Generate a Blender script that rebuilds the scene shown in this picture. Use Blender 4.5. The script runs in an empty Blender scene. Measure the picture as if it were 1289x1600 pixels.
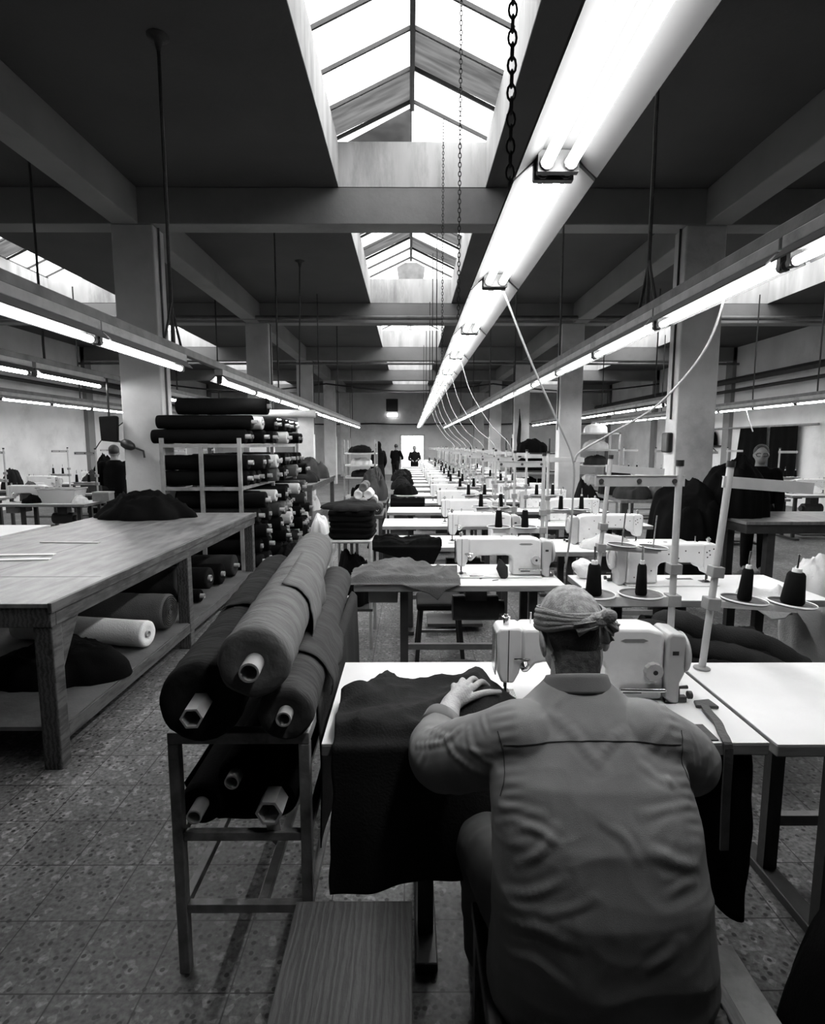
import bpy, math, random
import numpy as np
from mathutils import Vector, Matrix, noise
from mathutils.bvhtree import BVHTree
C = bpy.context.scene.collection
PI = math.pi
rnd = random.Random(7)
V3 = Vector

# ------------------------------------------------------------------ helpers
class MB:
    """collects simple shapes and links them as ONE mesh object"""
    def __init__(s):
        s.v = []; s.f = []
    def add(s, vs, fs):
        b = len(s.v)
        s.v += [tuple(p) for p in vs]
        s.f += [tuple(b + i for i in f) for f in fs]
        return s
    def box(s, x0, x1, y0, y1, z0, z1, M=None):
        vs = [(x, y, z) for z in (z0, z1) for y in (y0, y1) for x in (x0, x1)]
        if M is not None: vs = [M @ V3(p) for p in vs]
        return s.add(vs, [(0, 2, 3, 1), (4, 5, 7, 6), (0, 1, 5, 4), (2, 6, 7, 3), (0, 4, 6, 2), (1, 3, 7, 5)])
    def bar(s, p0, p1, w, h=None, up=(0, 0, 1)):
        """rectangular bar from p0 to p1, w across, h along up"""
        h = h or w
        p0, p1 = V3(p0), V3(p1); d = (p1 - p0).normalized(); u = V3(up)
        if abs(d.dot(u)) > .98: u = V3((0, 1, 0))
        r = d.cross(u).normalized(); u = r.cross(d).normalized()
        vs = []
        for p in (p0, p1):
            for a, b in ((-1, -1), (1, -1), (1, 1), (-1, 1)): vs.append(p + r * (a * w / 2) + u * (b * h / 2))
        return s.add(vs, [(3, 2, 1, 0), (4, 5, 6, 7), (0, 1, 5, 4), (1, 2, 6, 5), (2, 3, 7, 6), (3, 0, 4, 7)])
    def tube(s, path, r, n=8, cap=True, squash=1.0):
        path = [V3(p) for p in path]; m = len(path)
        rs = r if isinstance(r, (list, tuple)) else [r] * m
        d0 = (path[1] - path[0]).normalized()
        u = V3((0, 0, 1)) if abs(d0.z) < .9 else V3((1, 0, 0))
        vs = []
        for i, p in enumerate(path):
            d = (path[min(i + 1, m - 1)] - path[max(i - 1, 0)])
            d = d.normalized() if d.length > 1e-9 else d0
            rr = d.cross(u)
            rr = rr.normalized() if rr.length > 1e-6 else V3((1, 0, 0)); u = rr.cross(d).normalized()
            for k in range(n):
                a = 2 * PI * k / n
                vs.append(p + (rr * math.cos(a) + u * math.sin(a) * squash) * rs[i])
        fs = [(i * n + k, i * n + (k + 1) % n, (i + 1) * n + (k + 1) % n, (i + 1) * n + k) for i in range(m - 1) for k in range(n)]
        if cap: fs += [tuple(range(n))[::-1], tuple((m - 1) * n + k for k in range(n))]
        return s.add(vs, fs)
    def lathe(s, prof, o=(0, 0, 0), ax=(0, 0, 1), n=24, cap=True, wob=None):
        """prof: (radius, height along ax)"""
        ax = V3(ax).normalized(); o = V3(o)
        u = V3((0, 0, 1)) if abs(ax.z) < .9 else V3((1, 0, 0))
        a1 = ax.cross(u).normalized(); a2 = a1.cross(ax).normalized()
        m = len(prof); vs = []
        for i, (r, h) in enumerate(prof):
            for k in range(n):
                a = 2 * PI * k / n
                q = r if wob is None else r * wob(a, h)
                vs.append(o + ax * h + (a1 * math.cos(a) + a2 * math.sin(a)) * q)
        fs = [(i * n + k, (i + 1) * n + k, (i + 1) * n + (k + 1) % n, i * n + (k + 1) % n) for i in range(m - 1) for k in range(n)]
        if cap: fs += [tuple(range(n)), tuple((m - 1) * n + k for k in range(n))[::-1]]
        return s.add(vs, fs)
    def prism(s, poly, fn, d0, d1):
        """extrude 2-D outline: fn(a,b,d) -> point"""
        n = len(poly)
        vs = [fn(a, b, d0) for a, b in poly] + [fn(a, b, d1) for a, b in poly]
        fs = [tuple(range(n))[::-1], tuple(range(n, 2 * n))] + [(i, (i + 1) % n, n + (i + 1) % n, n + i) for i in range(n)]
        return s.add(vs, fs)
    def grid(s, fn, nu, nv, closed_u=False):
        mu = nu if closed_u else nu + 1
        vs = [fn(i / nu, j / nv) for j in range(nv + 1) for i in range(mu)]
        fs = [(j * mu + i, j * mu + (i + 1) % mu, (j + 1) * mu + (i + 1) % mu, (j + 1) * mu + i) for j in range(nv) for i in range(nu)]
        return s.add(vs, fs)
    def mesh(s, name):
        me = bpy.data.meshes.new(name); me.from_pydata(s.v, [], s.f); me.update(); return me
    def build(s, name, mat, parent=None, smooth=None, bevel=0, loc=None, solid=0, seg=2, fixn=True):
        me = s.mesh(name)
        if fixn: fix_normals(me)
        return link(name, me, mat, parent, smooth, bevel, loc, solid, seg)

def fix_normals(me):
    import bmesh
    bm = bmesh.new(); bm.from_mesh(me); bmesh.ops.recalc_face_normals(bm, faces=bm.faces); bm.to_mesh(me); bm.free()

def link(name, me, mat, parent=None, smooth=None, bevel=0, loc=None, solid=0, seg=2):
    o = bpy.data.objects.new(name, me); C.objects.link(o)
    me.materials.append(mat)
    if smooth is not None:
        for p in me.polygons: p.use_smooth = True
        if smooth < 3.1: me.set_sharp_from_angle(angle=smooth)
    if parent is not None: o.parent = parent
    if loc is not None: o.location = loc
    if solid:
        m = o.modifiers.new('solid', 'SOLIDIFY'); m.thickness = solid; m.offset = 1
    if bevel:
        m = o.modifiers.new('bevel', 'BEVEL'); m.width = bevel; m.segments = seg; m.limit_method = 'ANGLE'; m.angle_limit = .6
    return o

def tag(o, label, cat, group=None, kind=None):
    o['label'] = label; o['category'] = cat
    if group: o['group'] = group
    if kind: o['kind'] = kind
    return o
def thing(name, label, cat, loc=(0, 0, 0), rz=0, group=None):
    o = bpy.data.objects.new(name, None); C.objects.link(o); o.empty_display_size = .1
    o.location = loc; o.rotation_euler = (0, 0, rz)
    return tag(o, label, cat, group)
KIDS = {}
def kids_of(o): return [c for c in o.children]
def dup(root, loc, rz=0, label=None, group=None, scale=None):
    r = root.copy(); C.objects.link(r); r.location = loc; r.rotation_euler = (0, 0, rz)
    if label: r['label'] = label
    if group: r['group'] = group
    if scale: r.scale = scale
    for ch in list(root.children):
        c = ch.copy(); C.objects.link(c); c.parent = r
        for g in list(ch.children):
            d = g.copy(); C.objects.link(d); d.parent = c
    return r
def struct(o):
    o['kind'] = 'structure'; return o
ORD = 'zeroth first second third fourth fifth sixth seventh eighth ninth tenth eleventh twelfth thirteenth fourteenth fifteenth sixteenth seventeenth eighteenth nineteenth twentieth'.split()
def nth(i):
    if i <= 20: return ORD[i]
    t = {2: 'twenty', 3: 'thirty', 4: 'forty', 5: 'fifty'}[i // 10]
    return (t + '-' + ORD[i % 10]) if i % 10 else {3: 'thirtieth', 4: 'fortieth', 5: 'fiftieth'}[i // 10]

def smoothstep(a, b, x):
    t = max(0., min(1., (x - a) / (b - a))); return t * t * (3 - 2 * t)
def lerp(a, b, t): return a + (b - a) * t
def nz(x, y=0, z=0, s=1.0): return noise.noise(V3((x * s, y * s, z * s)))
def sharp(x, y, z=0.0, k=2.4):
    return max(0., 1 - k * abs(noise.noise(V3((x, y, z))))) ** 1.6
def ridge(x, y, z=0.0):
    return 1 - abs(noise.noise(V3((x, y, z)))) * 2
def spline(pts, n):
    """Catmull-Rom through pts"""
    pts = [V3(p) for p in pts]; out = []
    P = [pts[0] * 2 - pts[1]] + pts + [pts[-1] * 2 - pts[-2]]
    segs = len(pts) - 1
    for k in range(n + 1):
        t = k / n * segs; i = min(int(t), segs - 1); u = t - i
        a, b, c, d = P[i], P[i + 1], P[i + 2], P[i + 3]
        out.append(.5 * ((2 * b) + (c - a) * u + (2 * a - 5 * b + 4 * c - d) * u * u + (3 * b - a - 3 * c + d) * u ** 3))
    return out

# ------------------------------------------------------------------ materials
def mat(name, col, rough=.6, var=.0, scale=8, bump=0, bscale=60, metal=0, stain=0, stretch=(1, 1, 1), spec=.5, sheen=0):
    """grey procedural material: base value, broad value variation, optional stains, fine bump"""
    m = bpy.data.materials.new(name); m.use_nodes = True
    nt = m.node_tree; N = nt.nodes; L = nt.links
    b = N['Principled BSDF']; b.inputs['Roughness'].default_value = rough; b.inputs['Metallic'].default_value = metal
    b.inputs['Specular IOR Level'].default_value = spec
    if sheen:
        b.inputs['Sheen Weight'].default_value = sheen; b.inputs['Sheen Roughness'].default_value = .5
    tc = N.new('ShaderNodeTexCoord'); mp = N.new('ShaderNodeMapping'); mp.inputs['Scale'].default_value = stretch
    L.new(tc.outputs['Object'], mp.inputs['Vector'])
    n1 = N.new('ShaderNodeTexNoise'); n1.inputs['Scale'].default_value = scale; n1.inputs['Detail'].default_value = 6
    L.new(mp.outputs['Vector'], n1.inputs['Vector'])
    r = N.new('ShaderNodeValToRGB'); e = r.color_ramp.elements
    lo, hi = col * (1 - var), col * (1 + var)
    e[0].position = .3; e[0].color = (lo, lo, lo, 1); e[1].position = .7; e[1].color = (hi, hi, hi, 1)
    L.new(n1.outputs['Fac'], r.inputs['Fac']); out = r.outputs['Color']
    if stain:
        n2 = N.new('ShaderNodeTexNoise'); n2.inputs['Scale'].default_value = scale * .35; n2.inputs['Detail'].default_value = 9; n2.inputs['Roughness'].default_value = .7
        L.new(mp.outputs['Vector'], n2.inputs['Vector'])
        r2 = N.new('ShaderNodeValToRGB'); q = r2.color_ramp.elements
        q[0].position = .53; q[0].color = (1, 1, 1, 1); q[1].position = .72; q[1].color = (1 - stain,) * 3 + (1,)
        L.new(n2.outputs['Fac'], r2.inputs['Fac'])
        mx = N.new('ShaderNodeMix'); mx.data_type = 'RGBA'; mx.blend_type = 'MULTIPLY'; mx.inputs[0].default_value = 1
        L.new(out, mx.inputs[6]); L.new(r2.outputs['Color'], mx.inputs[7]); out = mx.outputs[2]
    L.new(out, b.inputs['Base Color'])
    if bump:
        n3 = N.new('ShaderNodeTexNoise'); n3.inputs['Scale'].default_value = bscale; n3.inputs['Detail'].default_value = 4
        L.new(mp.outputs['Vector'], n3.inputs['Vector'])
        bp = N.new('ShaderNodeBump'); bp.inputs['Strength'].default_value = bump; bp.inputs['Distance'].default_value = .01
        L.new(n3.outputs['Fac'], bp.inputs['Height']); L.new(bp.outputs['Normal'], b.inputs['Normal'])
    return m
def emit(name, s):
    m = bpy.data.materials.new(name); m.use_nodes = True; nt = m.node_tree
    nt.nodes.remove(nt.nodes['Principled BSDF'])
    e = nt.nodes.new('ShaderNodeEmission'); e.inputs['Strength'].default_value = s
    nt.links.new(e.outputs[0], nt.nodes['Material Output'].inputs['Surface']); return m

M = {}
M['plaster'] = mat('plaster', .68, .85, .12, 1.2, .25, 30, stain=.35)
M['column'] = mat('column_plaster', .52, .85, .18, 2.0, .3, 24, stain=.4)
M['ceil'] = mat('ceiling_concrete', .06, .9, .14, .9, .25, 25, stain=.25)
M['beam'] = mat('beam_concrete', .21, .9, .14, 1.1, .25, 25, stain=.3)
M['well'] = mat('well_plaster', .5, .9, .16, 3.0, .2, 25, stain=.5, stretch=(1.6, 1.6, .35))
M['laminate'] = mat('white_laminate', .72, .38, .04, 6, .03, 150, stain=.12)
M['edge'] = mat('board_edge', .2, .6, .2, 9, .1, 80, stretch=(1, 6, 6))
M['enamel'] = mat('machine_enamel', .74, .32, .05, 9, .02, 200, stain=.2)
M['enamel2'] = mat('cover_enamel', .42, .4, .05, 9, .02, 200, stain=.15)
M['chrome'] = mat('chrome', .6, .22, .1, 20, metal=1)
M['steel'] = mat('grey_painted_steel', .23, .45, .22, 7, .12, 60, stain=.55)
M['lightsteel'] = mat('pale_painted_steel', .42, .45, .12, 12, .05, 80, stain=.35)
M['rack'] = mat('worn_rack_paint', .19, .5, .45, 14, .2, 70, stain=.75)
M['dark'] = mat('dark_metal', .035, .5, .3, 12, .1, 60)
M['black'] = mat('black_plastic', .012, .45, .2, 10)
M['trunk'] = mat('lamp_trunking', .17, .5, .25, 8, .1, 50, stain=.5)
M['trough'] = mat('twin_lamp_trough', .022, .75, .04, 4, spec=.1)
M['reflector'] = mat('reflector_enamel', .06, .6, .04, 4)
M['wood0'] = mat('plain_dark_wood', .065, .55, .45, 5, .2, 40, stain=.55, stretch=(3, .5, 3))
M['woodtop'] = mat('worn_table_top', .17, .36, .4, 5, .1, 60, stain=.75, stretch=(3.2, .8, 1))
M['woodshelf'] = mat('shelf_wood', .1, .6, .3, 4, .2, 50, stain=.5)
M['board0'] = mat('plain_board', .05, .5, .6, 2.4, .15, 60, stain=.5, stretch=(9, .9, 1))
M['blackcloth'] = mat('black_cloth', .004, .95, .3, 5, .25, 160, spec=.05)
M['sewcloth'] = mat('sewn_dark_cloth', .019, .95, .25, 5, .3, 140, spec=.1)
M['inkcloth'] = mat('ink_cloth', .010, .95, .3, 5, .3, 140, spec=.08)
M['charcoal'] = mat('charcoal_cloth', .032, .95, .25, 6, .35, 140, spec=.08)
M['rollblack'] = mat('roll_black_cloth', .018, .95, .3, 3, .55, 9, spec=.06, stretch=(2, 7, 2))
M['rollgrey'] = mat('roll_grey_cloth', .125, .95, .22, 3, .6, 9, spec=.06, stretch=(2, 7, 2))
M['rollchar'] = mat('roll_charcoal_cloth', .05, .95, .25, 3, .6, 9, spec=.06, stretch=(2, 7, 2))
M['darkgrey'] = mat('dark_grey_cloth', .05, .95, .2, 6, .4, 140, spec=.1)
M['midgrey'] = mat('mid_grey_cloth', .095, .9, .18, 6, .4, 120, spec=.2)
M['lightcloth'] = mat('light_cloth', .5, .9, .12, 6, .35, 110, spec=.2)
M['whitecloth'] = mat('white_cloth', .75, .9, .08, 6, .3, 90, spec=.2)
M['paper'] = mat('paper_tube', .4, .8, .15, 14, .1, 60, stain=.25)
M['whiteplastic'] = mat('white_plastic', .75, .4, .04, 8)
M['skin'] = mat('skin', .34, .55, .14, 40, .3, 140)
M['darkskin'] = mat('skin_far', .2, .6, .1, 20)
M['hair'] = mat('grey_hair', .26, .8, .5, 60, .35, 260, stretch=(1, 1, .3))
M['darkhair'] = mat('dark_hair', .012, .6, .3, 40, .5, 200)
M['shirt'] = mat('grey_work_shirt', .21, .95, .14, 9, .22, 700, spec=.06)
M['trouser'] = mat('work_trousers', .11, .95, .2, 9, .2, 600, spec=.06)
M['scarf'] = mat('head_scarf', .24, .9, .25, 14, .4, 200, spec=.15)
M['seam'] = mat('seam_thread', .02, .9)
M['cable'] = mat('pale_cable', .3, .5, .05)
M['blackcable'] = mat('black_cable', .012, .5)
M['pipe'] = mat('pipe_paint', .1, .5, .3, 5, .1, 40, stain=.4)
M['rust'] = mat('hanger_iron', .03, .7, .3, 30, .3, 90)
M['leather'] = mat('leather_strap', .05, .5, .3, 20, .2, 80)
M['thread'] = mat('black_thread', .005, .85, .2, 20, .4, 300, stretch=(1, 1, 8), spec=.1)
M['whitethread'] = mat('white_thread', .6, .8, .1, 20, .4, 300, stretch=(1, 1, 8))
M['tube'] = emit('fluorescent_tube', 30)
M['lampglow'] = emit('emergency_lamp_glow', 5)
M['dirtyglass'] = mat('old_dirt_on_glass', .11, .7, .5, 5, stain=.6)

def floor_mat():
    m = bpy.data.materials.new('terrazzo_tiles'); m.use_nodes = True
    nt = m.node_tree; N = nt.nodes; L = nt.links; b = N['Principled BSDF']
    tc = N.new('ShaderNodeTexCoord')
    mp = N.new('ShaderNodeMapping'); mp.inputs['Location'].default_value = (.02, .055, 0)
    L.new(tc.outputs['Object'], mp.inputs['Vector'])
    br = N.new('ShaderNodeTexBrick'); br.offset = 0; br.squash = 1
    br.inputs['Scale'].default_value = 1; br.inputs['Brick Width'].default_value = .255; br.inputs['Row Height'].default_value = .255
    br.inputs['Mortar Size'].default_value = .0032; br.inputs['Mortar Smooth'].default_value = .4; br.inputs['Bias'].default_value = 0
    br.inputs['Color1'].default_value = (.16,) * 3 + (1,); br.inputs['Color2'].default_value = (.12,) * 3 + (1,); br.inputs['Mortar'].default_value = (.025,) * 3 + (1,)
    L.new(mp.outputs['Vector'], br.inputs['Vector'])
    def mul(a, bq, f=1):
        mx = N.new('ShaderNodeMix'); mx.data_type = 'RGBA'; mx.blend_type = 'MULTIPLY'; mx.inputs[0].default_value = f
        L.new(a, mx.inputs[6]); L.new(bq, mx.inputs[7]); return mx.outputs[2]
    def ramp(src, p0, c0, p1, c1):
        r = N.new('ShaderNodeValToRGB'); e = r.color_ramp.elements
        e[0].position = p0; e[0].color = (c0,) * 3 + (1,); e[1].position = p1; e[1].color = (c1,) * 3 + (1,)
        L.new(src, r.inputs['Fac']); return r.outputs['Color']
    v = N.new('ShaderNodeTexVoronoi'); v.inputs['Scale'].default_value = 40; v.inputs['Randomness'].default_value = 1
    L.new(tc.outputs['Object'], v.inputs['Vector'])
    sep = N.new('ShaderNodeSeparateColor'); L.new(v.outputs['Color'], sep.inputs[0])
    # a share of the chips are dark, of the kind of stone, others pale
    near = ramp(v.outputs['Distance'], .26, 1, .36, 0)
    isdark = ramp(sep.outputs[0], .50, 0, .54, 1)
    chip = mul(near, isdark)
    inv = N.new('ShaderNodeInvert'); L.new(chip, inv.inputs['Color'])
    dk = ramp(inv.outputs['Color'], 0, .12, 1, 1)
    c = mul(br.outputs['Color'], dk)
    ispale = ramp(sep.outputs[1], .84, .95, .88, 1.7)
    c = mul(c, ispale)
    n = N.new('ShaderNodeTexNoise'); n.inputs['Scale'].default_value = 1.3; n.inputs['Detail'].default_value = 8; n.inputs['Roughness'].default_value = .65
    L.new(tc.outputs['Object'], n.inputs['Vector'])
    c = mul(c, ramp(n.outputs['Fac'], .32, .5, .68, 1.25))
    n2 = N.new('ShaderNodeTexNoise'); n2.inputs['Scale'].default_value = 60; n2.inputs['Detail'].default_value = 3
    L.new(tc.outputs['Object'], n2.inputs['Vector'])
    c = mul(c, ramp(n2.outputs['Fac'], .32, .5, .68, 1.45))
    L.new(c, b.inputs['Base Color']); b.inputs['Roughness'].default_value = .5; b.inputs['Specular IOR Level'].default_value = .5
    bp = N.new('ShaderNodeBump'); bp.inputs['Strength'].default_value = .3; bp.inputs['Distance'].default_value = .004
    L.new(c, bp.inputs['Height']); L.new(bp.outputs['Normal'], b.inputs['Normal'])
    return m
M['floor'] = floor_mat()
def grain(name, lo, hi, scale, rough):
    """plain-sawn board: distorted bands along y, with knots"""
    m = bpy.data.materials.new(name); m.use_nodes = True
    nt = m.node_tree; N = nt.nodes; L = nt.links; b = N['Principled BSDF']; b.inputs['Roughness'].default_value = rough
    tc = N.new('ShaderNodeTexCoord'); mp = N.new('ShaderNodeMapping'); mp.inputs['Scale'].default_value = (1, .13, 1)
    L.new(tc.outputs['Object'], mp.inputs['Vector'])
    w = N.new('ShaderNodeTexWave'); w.bands_direction = 'X'; w.inputs['Scale'].default_value = scale; w.inputs['Distortion'].default_value = 9
    w.inputs['Detail'].default_value = 4; w.inputs['Detail Scale'].default_value = 1.6; w.inputs['Detail Roughness'].default_value = .65
    L.new(mp.outputs['Vector'], w.inputs['Vector'])
    n = N.new('ShaderNodeTexNoise'); n.inputs['Scale'].default_value = 7; n.inputs['Detail'].default_value = 8; n.inputs['Roughness'].default_value = .7
    L.new(tc.outputs['Object'], n.inputs['Vector'])
    ad = N.new('ShaderNodeMath'); ad.operation = 'MULTIPLY_ADD'; ad.inputs[1].default_value = .45; L.new(w.outputs['Fac'], ad.inputs[0]); L.new(n.outputs['Fac'], ad.inputs[2])
    r = N.new('ShaderNodeValToRGB'); e = r.color_ramp.elements
    e[0].position = .35; e[0].color = (lo,) * 3 + (1,); e[1].position = 1.0; e[1].color = (hi,) * 3 + (1,)
    L.new(ad.outputs[0], r.inputs['Fac']); L.new(r.outputs['Color'], b.inputs['Base Color'])
    bp = N.new('ShaderNodeBump'); bp.inputs['Strength'].default_value = .25; bp.inputs['Distance'].default_value = .004
    L.new(ad.outputs[0], bp.inputs['Height']); L.new(bp.outputs['Normal'], b.inputs['Normal'])
    return m
M['board'] = grain('bench_board', .008, .034, 20, .6)
M['wood'] = grain('table_wood', .012, .085, 14, .55)

def glass_mat(name, clear, col, streak):
    """old wired roof glass: part clear, part milky"""
    m = bpy.data.materials.new(name); m.use_nodes = True
    nt = m.node_tree; N = nt.nodes; L = nt.links
    N.remove(N['Principled BSDF'])
    t = N.new('ShaderNodeBsdfTransparent'); tr = N.new('ShaderNodeBsdfTranslucent'); tr.inputs['Color'].default_value = (col,) * 3 + (1,)
    tc = N.new('ShaderNodeTexCoord'); n = N.new('ShaderNodeTexNoise'); n.inputs['Scale'].default_value = 3; n.inputs['Detail'].default_value = 8
    mp = N.new('ShaderNodeMapping'); mp.inputs['Scale'].default_value = (.6, 4, 1)
    L.new(tc.outputs['Object'], mp.inputs['Vector']); L.new(mp.outputs['Vector'], n.inputs['Vector'])
    r = N.new('ShaderNodeValToRGB'); e = r.color_ramp.elements
    e[0].position = .35; e[0].color = (max(0, clear - streak),) * 3 + (1,); e[1].position = .65; e[1].color = (min(1, clear + streak * .5),) * 3 + (1,)
    L.new(n.outputs['Fac'], r.inputs['Fac'])
    mx = N.new('ShaderNodeMixShader'); L.new(r.outputs['Color'], mx.inputs[0]); L.new(tr.outputs[0], mx.inputs[1]); L.new(t.outputs[0], mx.inputs[2])
    L.new(mx.outputs[0], N['Material Output'].inputs['Surface']); return m
M['glass'] = glass_mat('roof_glass', .75, .6, .2)
M['greyglass'] = glass_mat('dirty_roof_glass', .015, .03, .03)
M['binplastic'] = None
def clear_plastic():
    m = bpy.data.materials.new('clear_plastic'); m.use_nodes = True
    nt = m.node_tree; N = nt.nodes; L = nt.links; b = N['Principled BSDF']
    b.inputs['Base Color'].default_value = (.7, .7, .7, 1); b.inputs['Roughness'].default_value = .25; b.inputs['Alpha'].default_value = .35
    return m
M['binplastic'] = clear_plastic()
# ------------------------------------------------------------------ the room
XW = 9.9; YB = 30.0; YF = -4.0
ZC = 4.5; ZB = 4.1          # ceiling, underside of beams
BEAMS = [1.5, 6.8, 12.1, 17.4, 22.7, 28.0]
struct(MB().box(-XW - .3, XW + .3, YF - .3, YB + .3, -.2, 0).build('floor', M['floor']))
def wall(name, x0, x1, y0, y1):
    struct(MB().box(x0, x1, y0, y1, 0, 5.2).build(name, M['plaster']))
wall('wall_left', -XW - .25, -XW, YF, YB); wall('wall_right', XW, XW + .25, YF, YB)
struct(MB().box(-XW - .25, XW + .25, YF - .25, YF, 0, 5.2).build('wall_front', M['ceil']))
wb = MB(); DX0, DX1, DZ = -.44, .74, 2.04
wb.box(-XW - .25, DX0, YB, YB + .25, 0, 5.2).box(DX1, XW + .25, YB, YB + .25, 0, 5.2).box(DX0, DX1, YB, YB + .25, DZ, 5.2)
struct(wb.build('wall_back', M['plaster']))
d = struct(MB().box(DX0, DX1, YB + .06, YB + .12, 0, DZ).build('door_1', M['glass']))
db = MB().box(DX0 - .06, DX0, YB - .03, YB + .05, 0, DZ + .06).box(DX1, DX1 + .06, YB - .03, YB + .05, 0, DZ + .06).box(DX0, DX1, YB - .03, YB + .05, DZ, DZ + .06)
db.build('door_frame', M['lightsteel'], d)
MB().tube([(DX0 + .1, YB + .03, 1.0), (DX0 + .24, YB + .03, 1.0)], .014).build('door_handle', M['chrome'], d)
# ceiling slab with the openings under the rooflights
BAYX = [-6.6, .03, 6.6]; OW = .84
def opens():
    out = []
    for i in range(len(BEAMS) - 1):
        y1 = BEAMS[i + 1]
        for x in BAYX: out.append((x - OW, x + OW, y1 - 3.95, y1))
    return out
ce = MB()
strips = sorted({-XW - .25, XW + .25} | {x - OW for x in BAYX} | {x + OW for x in BAYX})
ybr = [YF]
for y in BEAMS[1:]: ybr += [y - 3.95, y]
ybr += [YB]
for i in range(len(strips) - 1):
    mid = (strips[i] + strips[i + 1]) / 2
    hole = any(abs(mid - x) < OW for x in BAYX)
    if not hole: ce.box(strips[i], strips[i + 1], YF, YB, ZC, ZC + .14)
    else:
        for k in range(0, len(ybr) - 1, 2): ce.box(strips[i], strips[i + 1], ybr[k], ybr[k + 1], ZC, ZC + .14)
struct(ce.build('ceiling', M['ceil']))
# cross beams and beams along the column lines
k = 0
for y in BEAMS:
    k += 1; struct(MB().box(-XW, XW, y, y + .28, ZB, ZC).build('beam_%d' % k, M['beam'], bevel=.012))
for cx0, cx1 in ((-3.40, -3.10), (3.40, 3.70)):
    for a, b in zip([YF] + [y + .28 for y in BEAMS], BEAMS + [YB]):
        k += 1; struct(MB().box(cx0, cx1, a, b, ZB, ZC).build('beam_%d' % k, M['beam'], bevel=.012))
k = 0
for y in BEAMS[1:]:
    for x0, x1 in ((-3.42, -2.94), (3.19, 3.66)):
        k += 1
        c = struct(MB().box(x0, x1, y + .003, y + .30, 0, ZB).build('column_%d' % k, M['column'], bevel=.015))
        s = 1 if x0 < 0 else -1
        xi = x1 if s > 0 else x0
        # conduit down the aisle-side face
        MB().tube([(xi + s * .014, y + .13, 1.9), (xi + s * .014, y + .13, ZB)], .012).build('conduit', M['blackcable' if s < 0 else 'pipe'], c, smooth=1)
        if s < 0 and y < 7:
            MB().box(xi - .075, xi - .001, y + .05, y + .22, 1.50, 1.74).build('switch_box', M['black'], c, bevel=.02)
# pilasters on the side walls
k = 0
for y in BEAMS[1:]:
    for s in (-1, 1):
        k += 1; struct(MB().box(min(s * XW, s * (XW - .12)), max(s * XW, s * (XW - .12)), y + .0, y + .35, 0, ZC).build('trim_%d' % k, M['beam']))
# rooflights: upstand, glazing bars, panes
def rooflight(n, x, y0, y1, detail):
    ze, zr, hw = 4.98, 5.40, OW
    w = struct(MB().box(x - hw - .12, x - hw + .006, y0, y1, ZC + .14, ze).box(x + hw - .006, x + hw + .12, y0, y1, ZC + .14, ze).box(x - hw, x - hw + .006, y0, y1, ZC, ZC + .14).box(x + hw - .006, x + hw, y0, y1, ZC, ZC + .14)
               .box(x - hw + .006, x + hw - .006, y1 - .006, y1 + .14, ZC, ze).box(x - hw + .006, x + hw - .006, y0 - .14, y0 + .006, ZC, ze).build('window_%d' % n, M['well']))
    fr = MB()
    fr.bar((x, y0 - .1, zr), (x, y1 + .1, zr), .05, .09)
    nb = 7
    for i in range(nb + 1):
        yy = lerp(y0, y1, i / nb)
        for s in (-1, 1): fr.bar((x + s * .02, yy, zr), (x + s * (hw + .06), yy, ze + .01), .024, .035)
    for s in (-1, 1): fr.bar((x + s * (hw + .05), y0 - .1, ze + .02), (x + s * (hw + .05), y1 + .1, ze + .02), .06, .04)
    fr.build('glazing_bars', M['dark'], w)
    r = random.Random(n * 5 + 2)
    for s in (-1, 1):
        for i in range(nb):
            a, b = lerp(y0, y1, i / nb), lerp(y0, y1, (i + 1) / nb)
            dirty = (i, s) in detail
            MB().add([(x, a, zr + .03), (x + s * (hw + .05), a, ze + .045), (x + s * (hw + .05), b, ze + .045), (x, b, zr + .03)], [(0, 1, 2, 3)]).build(
                'pane', M['greyglass' if dirty else 'glass'], w)
    for yy, m in ((y1 + .10, 'greyglass' if len(detail) > 5 else 'glass'), (y0 - .1, 'glass')):
        MB().add([(x - hw, yy, ze), (x, yy, ze), (x, yy, zr)], [(0, 1, 2)]).build('gable_pane', M[m], w)
        MB().add([(x, yy, ze), (x + hw, yy, ze), (x, yy, zr)], [(0, 1, 2)]).build('gable_pane', M['glass'], w)
    return w
n = 0
DET = {1: {(5, 1), (6, -1), (0, 1), (0, -1), (2, -1), (1, 1)}, 4: {(4, -1), (2, -1), (5, 1), (3, 1)}}
for i in range(len(BEAMS) - 1):
    for j, x in enumerate(BAYX):
        n += 1; key = {(0, 1): 1, (1, 1): 4}.get((i, j))
        w = rooflight(n, x, BEAMS[i + 1] - 3.95, BEAMS[i + 1], DET[key] if key else {(1, 1), (4, -1)})
        if (i, j) == (1, 1):
            MB().prism([(-.26, 4.98), (.26, 4.98), (.29, 5.22), (.12, 5.31), (-.12, 5.31), (-.29, 5.22)], lambda a, b, d: (x + a, d, b), 12.12, 12.15).build('vent_panel', M['steel'], w)
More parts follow.
